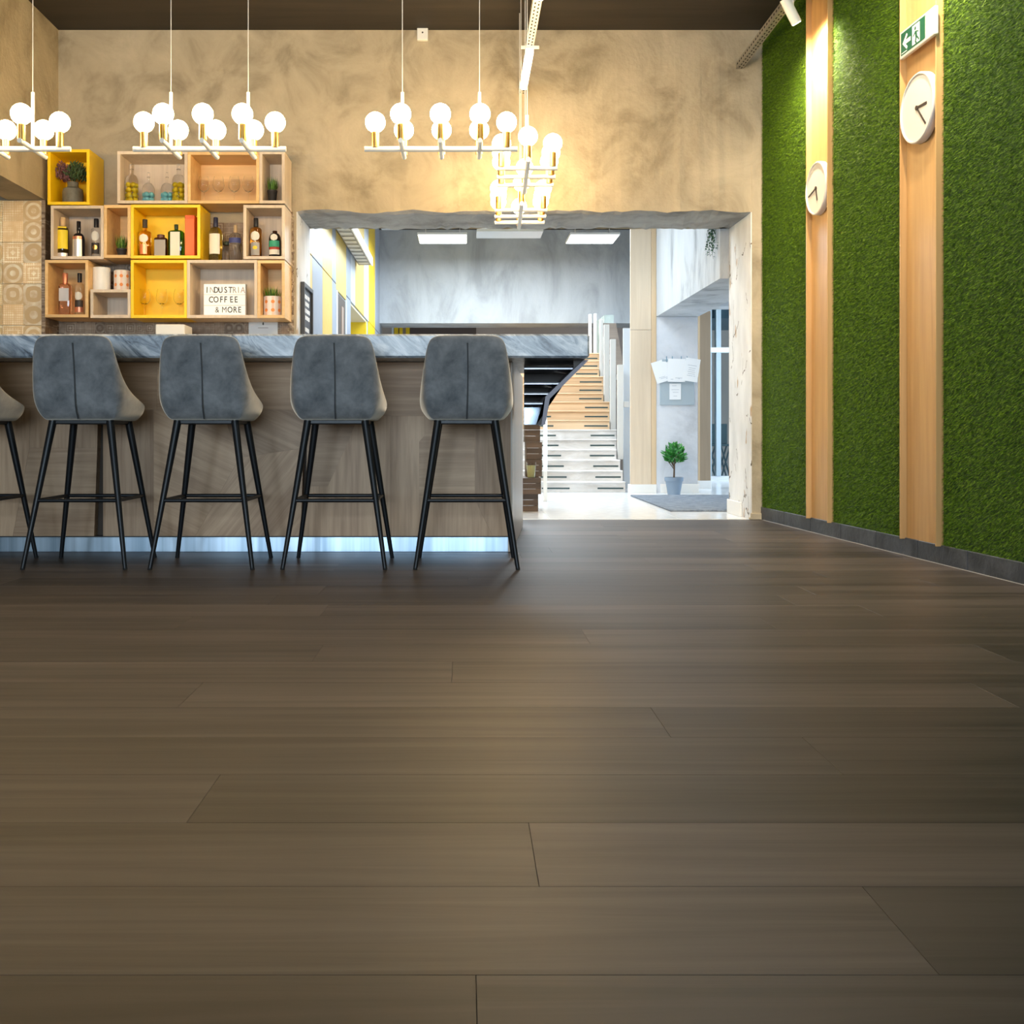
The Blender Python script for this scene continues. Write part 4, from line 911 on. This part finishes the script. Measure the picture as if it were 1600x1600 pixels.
# things seen under the bulkhead: far wall
fw = struct(MB().box(-4, 5.2, 16.9, 17.1, 0, CEIL).build('wall_far', plain('far_taupe_wall', (.36, .31, .28), .8)))
for x0, x1, mt in ((612, 615, WHITECOOL), (616, 622, YHALL), (624, 629, YHALL), (634, 640, YHALL)): MB().box(PX(x0, 16.85), PX(x1, 16.85), 16.86, 16.9, 0, 2.6).build('stripe_panel', mt, fw)
MB().box(PX(640, 16.85), PX(744, 16.85), 16.87, 16.9, 1.9, 2.3).build('dark_shelf_band', plain('dark_brown_band', (.07, .05, .045), .6), fw)
# stair: broad low steps of pale stone and wood
st = thing('staircase', (0, 10.6, 0), 'broad pale staircase with slotted steps beyond the opening', 'staircase'); st['kind'] = 'structure'
STONE = mottled('stair_stone', (.52, .49, .46), (.74, .72, .70), 3, .6, .05, stretch=(1, 1, 3)); SWOOD = wood('stair_wood', (.52, .35, .20), (.70, .50, .31), along=1.5, across=30, rough=.5, var=.08)
SLOT = plain('slot_dark', (.02, .05, .05), .4)
r_, d_ = .1055, .178
def stepx(i): return [974.6] * 3 + [963] * 3 + [952.4] * 3 + [942.6] * 3 + [936] * 4
sx_ = stepx(0)
for i in range(15):
    Y0 = 10.6 + i * d_; xr = PX(sx_[i], Y0) if i > 2 else 1.62
    if i == 0: xr = 1.62
    mt = STONE if i < 6 else SWOOD
    o = MB().box(.55, xr, 0, d_ + .0, 0 if i == 0 else r_ * i - .02, r_ * (i + 1) - .014, .002).build('riser', mt, st, loc=(0, i * d_, 0))
    MB().box(.55, xr, -.022, d_ + .012, r_ * (i + 1) - .014, r_ * (i + 1), .003).build('tread', mt, st, loc=(0, i * d_, 0))
    z = r_ * i + r_ * .30
    l1 = xr - .02; wl_ = .26
    for a, b_ in ((.78, 1.06 - i * .012), (l1 - wl_, l1)):
        MB().box(a, b_, -.003, .004, z, z + .016).build('slot', SLOT, st, loc=(0, i * d_, 0))
    if i > 5:
        MB().box(.60 + .3 * (i % 2), .604 + .3 * (i % 2), -.002, .001, r_ * i, r_ * (i + 1) - .014).build('board_joint', plain('joint_brown', (.2, .13, .08), .8), st, loc=(0, i * d_, 0))
zl_ = r_ * 15
MB().box(.3, 1.75, 15 * d_, 15 * d_ + 3.4, zl_ - .14, zl_).build('landing', SWOOD, st)
# white railing standing on the stepped-in ends
rl = thing('stair_railing', (0, 10.6, 0), 'white post railing stepping up the right side of the staircase', 'railing'); RAILW = plain('railing_white', (.52, .51, .48), .45)
for xpx, i, h in ((969, 3, 1.0), (957.5, 6, 1.0), (947.5, 9, .9), (939.5, 12, .70), (930, 14.6, .52), (922, 15, .52)):
    Y = 10.6 + i * d_ + .05; x = PX(xpx, Y); zb0 = r_ * (i if i == int(i) else 15); zt0 = min(zb0 + h, 2.09)
    hw = .030 if i < 12 else .019
    MB().box(x - hw, x + hw, Y - .03 - 10.6, Y + .03 - 10.6, zb0, zt0, .003).build('post', RAILW, rl)
    if i < 14:
        MB().box(x + .030, x + .095, Y - .01 - 10.6, Y + .01 - 10.6, zb0 + h * .55, zb0 + h * .55 + .06, .002).build('cross_piece', RAILW, rl)
# slanted timber rail of the upper flight
m = MB(); a = Vector((PX(939, 13.3), 13.3, PZ(505, 13.3))); b_ = Vector((PX(974, 11.4), 11.4, PZ(660, 11.4)))
m.poly([(a.x, a.y, a.z), (a.x + .19, a.y, a.z), (b_.x + .11, b_.y, b_.z), (b_.x, b_.y, b_.z)], (0, .06, 0))
tag(m.build('upper_flight_stringer', wood('dark_stringer', (.09, .07, .055), (.16, .125, .095), rough=.6, var=0)), 'slanted brown timber stringer rising to the left beside the railing', 'stringer')
struct(MB().box(1.78, 1.9, 13.4, 14.4, 0, 2.09).build('wall_stair_right', mottled('greenish_concrete', (.24, .30, .28), (.5, .56, .53), 2, .8, .1)))
struct(MB().box(PX(974, 11.3), 1.9, 11.28, 11.34, 0, PZ(513, 11.3)).build('wall_stair_edge', WHP))
# column cladding, pier and beam on the right
YC = 10.5
pc = thing('clad_column', (1.78, YC, 0), 'pale oak clad column left of the concrete pier in the hall', 'column')
def pcm(b, nm, mt, bev=.002): o = MB().box(*b, bev).build(nm, mt, pc); o.data.transform(Matrix.Translation((-1.78, -YC, 0))); return o
x0, x1, x2 = PX(985, YC), PX(1018, YC), PX(1025.5, YC)
pcm((x0, x1 - .002, YC, YC + .03, .085, 1.62), 'cladding_panel', OAKH); pcm((x0, x1 - .002, YC, YC + .03, 1.623, CEIL - .002), 'cladding_panel', OAKH)
pcm((x1, x2, YC - .006, YC + .03, .085, CEIL - .002), 'edge_strip', wood('oak_edge', (.56, .40, .24), (.66, .50, .32), rot=(0, PI / 2, 0), rough=.5, var=0))
pcm((x0 - .02, x2, YC - .015, YC + .05, 0, .085), 'plinth', WHITE)
pier = struct(MB().box(1.912, 2.325, YC, YC + .42, 0, 1.75).build('wall_pier', mottled('pale_pier_concrete', (.46, .48, .52), (.68, .70, .745), 1.5, .8, .15, c3=(.61, .635, .68))))
struct(MB().box(1.912, 2.325, YB + OT, YC + .42, 1.752, CEIL).build('wall_beam', BEAMCON))
MB().box(1.95, 2.325 + .01, YC - .012, YC, 0, .088, .002).build('plinth', WHITE, pier)
t = thing('clad_post', (2.5, 11.3, 0), 'brown oak clad post right of the concrete pier', 'column')
a, b_ = PX(1091, 11.3) - 2.5, PX(1110.5, 11.3) - 2.5
MB().box(a, b_, 0, .3, .085, 1.9, .002).build('cladding_panel', OAKBROWN, t); MB().box(a - .0, b_ + .005, -.01, .3, 0, .085, .002).build('plinth', WHITE, t)
MB().box(a, a + .018, -.005, 0, .085, 1.9).build('edge_strip', MATS['oak_edge'], t)
struct(MB().box(2.33, 5.2, 11.3, 11.6, 1.95, CEIL).build('wall_over_post', HALLCON))
# white skirting block at the foot of the right jamb
struct(MB().box(OX1 - .022, OX1 - .009, PX(1, 1) * 0 + 7.52, 7.90, 0, .105, .003).build('trim_1', WHITE))
m = MB()
for i in range(26): m.box(OX1 - .012 + random.uniform(-.01, .08), OX1 + .02 + random.uniform(0, .08), YB - random.uniform(.004, .016), YB + .01, 0, random.uniform(.015, .05), .004)
o = m.build('broken_plaster_foot', CONCRETE, wb); o['kind'] = 'stuff'
# glazed front on the right with the street behind
gz = struct(MB().box(2.5, 5.2, 13.30, 13.36, 0, .05).build('window_1', plain('sill_white', (.7, .74, .78), .4)))
ALU = plain('aluminium_blue', (.45, .55, .62), .35, .5)
for x in (PX(1108, 13.3), PX(1122.5, 13.3), PX(1150, 13.3)): MB().box(x - .03, x + .03, 13.28, 13.38, .05, 2.6, .003).build('mullion', ALU, gz)
MB().box(2.5, 5.2, 13.274, 13.376, PZ(551, 13.3), PZ(543, 13.3), .003).build('transom', plain('transom_white', (.72, .78, .82), .4), gz); MB().box(2.5, 5.2, 13.274, 13.376, 2.25, 2.32, .003).build('transom', plain('transom_white', (.72, .78, .82), .4), gz)
PANE = glass('window_pane', (.80, .93, .97), 0.0, 1.2)
for a, b_ in ((PX(1108, 13.3) + .03, PX(1122.5, 13.3) - .03), (PX(1122.5, 13.3) + .03, PX(1150, 13.3) - .03)):
    for z0_, z1_ in ((.05, PZ(551, 13.3)), (PZ(543, 13.3), 2.25)): MB().box(a, b_, 13.325, 13.331, z0_ + .001, z1_ - .001).build('pane', PANE, gz)
struct(MB().box(2.3, 8, 13.4, 26, -.12, -.005).build('floor_street', plain('pavement', (.52, .56, .58), .8)))
struct(MB().box(2.5, 5.2, 13.4, 15.0, 2.05, 2.25).build('ceiling_porch', plain('porch_dark', (.06, .10, .13), .6)))
struct(MB().box(5.2, 5.4, YB, 13.3, 0, CEIL).build('wall_hall_right', plain('hall_side_wall', (.6, .62, .64), .7)))
t = thing('street_building', (5.2, 22, 0), 'blue and white building across the street behind the glazing', 'building')
MB().box(-2.2, 3, 0, .5, 0, 1.1).build('lower_wall', plain('blue_wall', (.22, .36, .56), .7), t); MB().box(-2.2, 3, -.06, .0, 1.1, 1.22).build('ledge', plain('olive_ledge', (.32, .36, .16), .7), t)
MB().box(-2.2, 3, .1, .5, 1.22, 4.5).build('upper_wall', plain('pale_wall', (.75, .82, .86), .7), t)
for x in (-.6, .5, 1.6): MB().box(x, x + .5, .06, .1, 1.5, 2.3).build('window', plain('teal_window', (.05, .22, .28), .2), t)
for xpx, nm in ((1113, 'dark cross-legged folding stool outside the glazing, left of the mullion'), (1131, 'dark cross-legged folding stool outside the glazing, right of the mullion')):
    Y = 14.2; t = thing('folding_stool', (PX(xpx, Y), Y, -.005), nm, 'stool', 'folding stools outside the glazing')
    MB().box(-.07, .07, -.12, .12, .42, .45, .005).build('seat', plain('dark_teal', (.02, .05, .06), .6), t)
    for sy in (-.1, .1):
        for sg in (-1, 1): m = MB(); m.tube((-.06 * sg, sy, 0), (.06 * sg, sy, .42), .011, n=8); m.build('leg', plain('dark_teal', (.02, .05, .06), .6), t)
    MB().box(-.07, .07, .10, .12, .45, .72, .005).build('backrest', plain('dark_teal', (.02, .05, .06), .6), t)
# potted laurel
t = thing('potted_tree', (PX(1053, 10.2), 10.2, 0), 'small green laurel tree in a blue-grey pot before the concrete pier', 'potted plant'); k = 10.2 / F
POT = plain('blue_grey_pot', (.20, .27, .36), .5)
MB().lathe([(9.5 * k, 0), (13 * k, 20 * k), (13.5 * k, 21 * k), (14.5 * k, 21.2 * k), (15 * k, 27 * k), (13.8 * k, 27.2 * k), (13.3 * k, 24 * k)], 28).build('pot', POT, t, True)
MB().lathe([(13 * k, 23 * k), (13 * k, 24 * k)], 20).build('soil', DARKL, t)
m = MB(); m.tube((0, 0, 23 * k), (.005, 0, 48 * k), .010, .007, 8); tip = (.005, 0, 47 * k)
brs = []
for i in range(11):
    a = i * 2.4; e = Vector((math.cos(a) * random.uniform(.06, .11), math.sin(a) * random.uniform(.05, .10), random.uniform(54, 72) * k)); m.tube((0, 0, random.uniform(40, 48) * k), e, .005, .003, 6); brs.append(e)
m.build('stem', plain('bark_brown', (.10, .065, .04), .8), t, True)
m = MB()
for i in range(270):
    ph = random.uniform(0, 2 * PI); ct_ = random.uniform(-.8, 1); rr = math.sqrt(1 - ct_ * ct_) * random.uniform(.35, 1)
    p = Vector((math.cos(ph) * rr * .105, math.sin(ph) * rr * .10, 60 * k + ct_ * .085))
    m.leaf(p, Vector((p.x * 6, p.y * 6, (p.z - 58 * k) * 5 + .5)) + Vector((random.uniform(-.4, .4), random.uniform(-.4, .4), 0)), (random.uniform(-.3, .3), -.6, 1), random.uniform(.05, .07), random.uniform(.018, .026))
o = m.build('foliage', mottled('laurel_green', (.006, .08, .012), (.06, .36, .05), 22, .35, 0), t); o['kind'] = 'stuff'
# ivy at the far end of the right jamb
t = thing('hanging_ivy', (1.93, 8.0, 2.20), 'dark green ivy trailing beside the top of the right jamb', 'hanging plant')
MB().box(-.05, .05, -.05, .05, .0, .08, .004).build('pot', DKPOT, t)
m = MB(); m2 = MB()
for i in range(30):
    p = Vector((random.uniform(-.06, .05), random.uniform(-.05, .05), .05)); Lg = random.uniform(.12, .36); q = p.copy(); n_ = int(Lg / .018)
    for j in range(n_):
        q2 = q + Vector((random.uniform(-.008, .006), random.uniform(-.006, .006), -.018)); m2.tube(q, q2, .0012, n=4, cap=False)
        m.leaf(q, (random.uniform(-1, 1), random.uniform(-1, .6), random.uniform(-.8, .1)), (0, 0, 1), random.uniform(.016, .028), .014); q = q2
m2.build('vines', plain('vine_green', (.03, .06, .02), .7), t); o = m.build('leaves', mottled('ivy_green', (.008, .05, .03), (.05, .16, .09), 40, .5, 0), t); o['kind'] = 'stuff'
# notices on the pier
t = thing('notice_board', (PX(1057.5, YC), YC, PZ(633, YC)), 'small grey metal notice board with a hook rail on the concrete pier', 'notice board'); k = YC / F
BMT = plain('board_grey_blue', (.36, .43, .48), .4)
MB().box(-27 * k, 27 * k, -.012, 0, 0, 66 * k, .003).build('plate', BMT, t); MB().box(-24 * k, 24 * k, -.03, -.012, 71 * k - .02, 73 * k - .01, .002).build('hook_rail', BMT, t)
for x in (-17, -8, 6, 15):
    m = MB(); m.box(x * k - .005, x * k + .005, -.034, -.03, 67 * k, 76 * k, .001); m.build('clip', plain('clip_blue', (.22, .34, .44), .35, .5), t)
def paper(cx, cy, w, h, rot, dy, label, lines, col=(.42, .46, .52)):
    t = thing('paper_sheet', (PX(cx, YC), YC - .016 - dy, PZ(cy, YC)), label, 'paper', 'paper sheets on the hook rail'); t.rotation_euler = (0, math.radians(rot), 0)
    MB().box(-w * k / 2, w * k / 2, -.002, 0, -h * k / 2, h * k / 2).build('sheet', PAPER, t)
    for x0_, x1_, z_ in lines: MB().box(x0_ * k, x1_ * k, -.0026, -.002, z_ * k - .002, z_ * k + .002).build('print_line', plain('print_grey', col, .7), t)
paper(1034, 580, 27, 34, -17, .010, 'left tilted paper sheet hanging on the pier', [(-8, 2, -9), (-6, 5, -11), (2, 10, -13)])
paper(1056, 579, 27, 36, 1, .020, 'middle upright paper sheet hanging on the pier', [(-9, -5, -14), (-2, 9, -12), (3, 5, -13)])
paper(1079, 578.5, 23, 36, 9, .030, 'right tilted paper sheet with a printed picture on the pier', [(-7, 7, 7), (-5, 6, 3), (-5, 5, 0), (-6, 6, -3), (-5, 6, -6), (-6, 3, -9), (4, 7, -9)])
paper(1054.5, 612, 18, 25, 0, .0, 'lower small paper notice under the three hanging sheets', [(-5, 2, 9), (-6, 6, 3), (-4, 5, -1), (-3, 3, -7)])
# floor mat
Y0, Y1 = 8.02, 9.95
m = MB(); m.box(PX(985, Y1), 3.3, Y0, Y1, 0.0005, .014, .004); 
tag(m.build('door_mat', mottled('grey_mat', (.12, .145, .19), (.32, .37, .43), 14, .95, 1.0, stretch=(1, 3.5, 1), fine=60)), 'large grey textured floor mat on the white hall floor', 'mat')
# crates stacked behind the counter end with a glass on the ledge
CRW = wood('dark_crate_wood', (.055, .036, .024), (.13, .085, .058), along=2, across=22, rough=.6, var=.15)
def crate(x0, x1, y0, z0_, Y, D, label):
    a, b_ = PX(x0, Y), PX(x1, Y); z1_ = PZ(y0, Y); h = z1_ - z0_; w = b_ - a
    t = thing('wooden_crate', (a, Y, z0_), label, 'crate', 'dark crates behind the counter end')
    for i in range(3):
        MB().box(0, w, 0, .012, h * i / 3 + .001, h * (i + 1) / 3 - .001, .001).build('slat', CRW, t); MB().box(w - .012, w, .012, D, h * i / 3 + .001, h * (i + 1) / 3 - .001, .001).build('slat', CRW, t); MB().box(0, .012, .012, D, h * i / 3 + .001, h * (i + 1) / 3 - .001, .001).build('slat', CRW, t)
    MB().box(.012, w - .012, .012, D, h - .012, h - .001).build('lid', CRW, t); MB().box(.012, w - .012, .012, D, .001, .01).build('bottom', CRW, t); return z1_
zq = crate(800, 841, 772, 0, 8.05, .40, 'lowest dark wooden crate behind the counter end')
zq2 = crate(800, 845.5, 747, zq + .0004, 8.0, .44, 'second dark wooden crate carrying the glass')
zq3 = crate(822, 847, 718, zq2 + .0004, 8.22, .2, 'third dark wooden crate, set back behind the glass')
zq4 = crate(822, 847, 691, zq3 + .0004, 8.22, .2, 'fourth dark wooden crate of the stack behind the counter end')
zq5 = crate(820, 844, 662, zq4 + .0004, 8.22, .2, 'topmost dark wooden crate of the stack behind the counter end')
t = thing('drinking_glass', (PX(830, 8.1), 8.1, zq2), 'glass with pale yellow drink standing on the crate behind the counter end', 'glass'); k = 8.1 / F
MB().lathe([(5.5 * k, 0), (6 * k, .004), (8 * k, 24 * k), (7.5 * k, 24 * k), (5.6 * k, .006)], 22, cap=False).build('tumbler', CLEAR, t, True); MB().lathe([(5.4 * k, .003), (7.0 * k, 19 * k)], 20).build('drink', plain('pale_yellow_drink', (.55, .52, .22), .4), t, True)
# lit edge strip of the stair base behind the crates
t = thing('light_strip', (PX(852, 9.2), 9.2, 0), 'upright glowing white light strip beside the stair, right of the crates', 'lamp'); k = 9.2 / F
MB().box(-3 * k, 3 * k, 0, .02, 0, PZ(652, 9.2), .002).build('holder', WHITE, t); MB().box(-2.8 * k, 2.8 * k, -.006, .0, PZ(735, 9.2), PZ(657, 9.2), .001).build('tube', emis('cool_strip', (.8, .93, 1), 4), t)
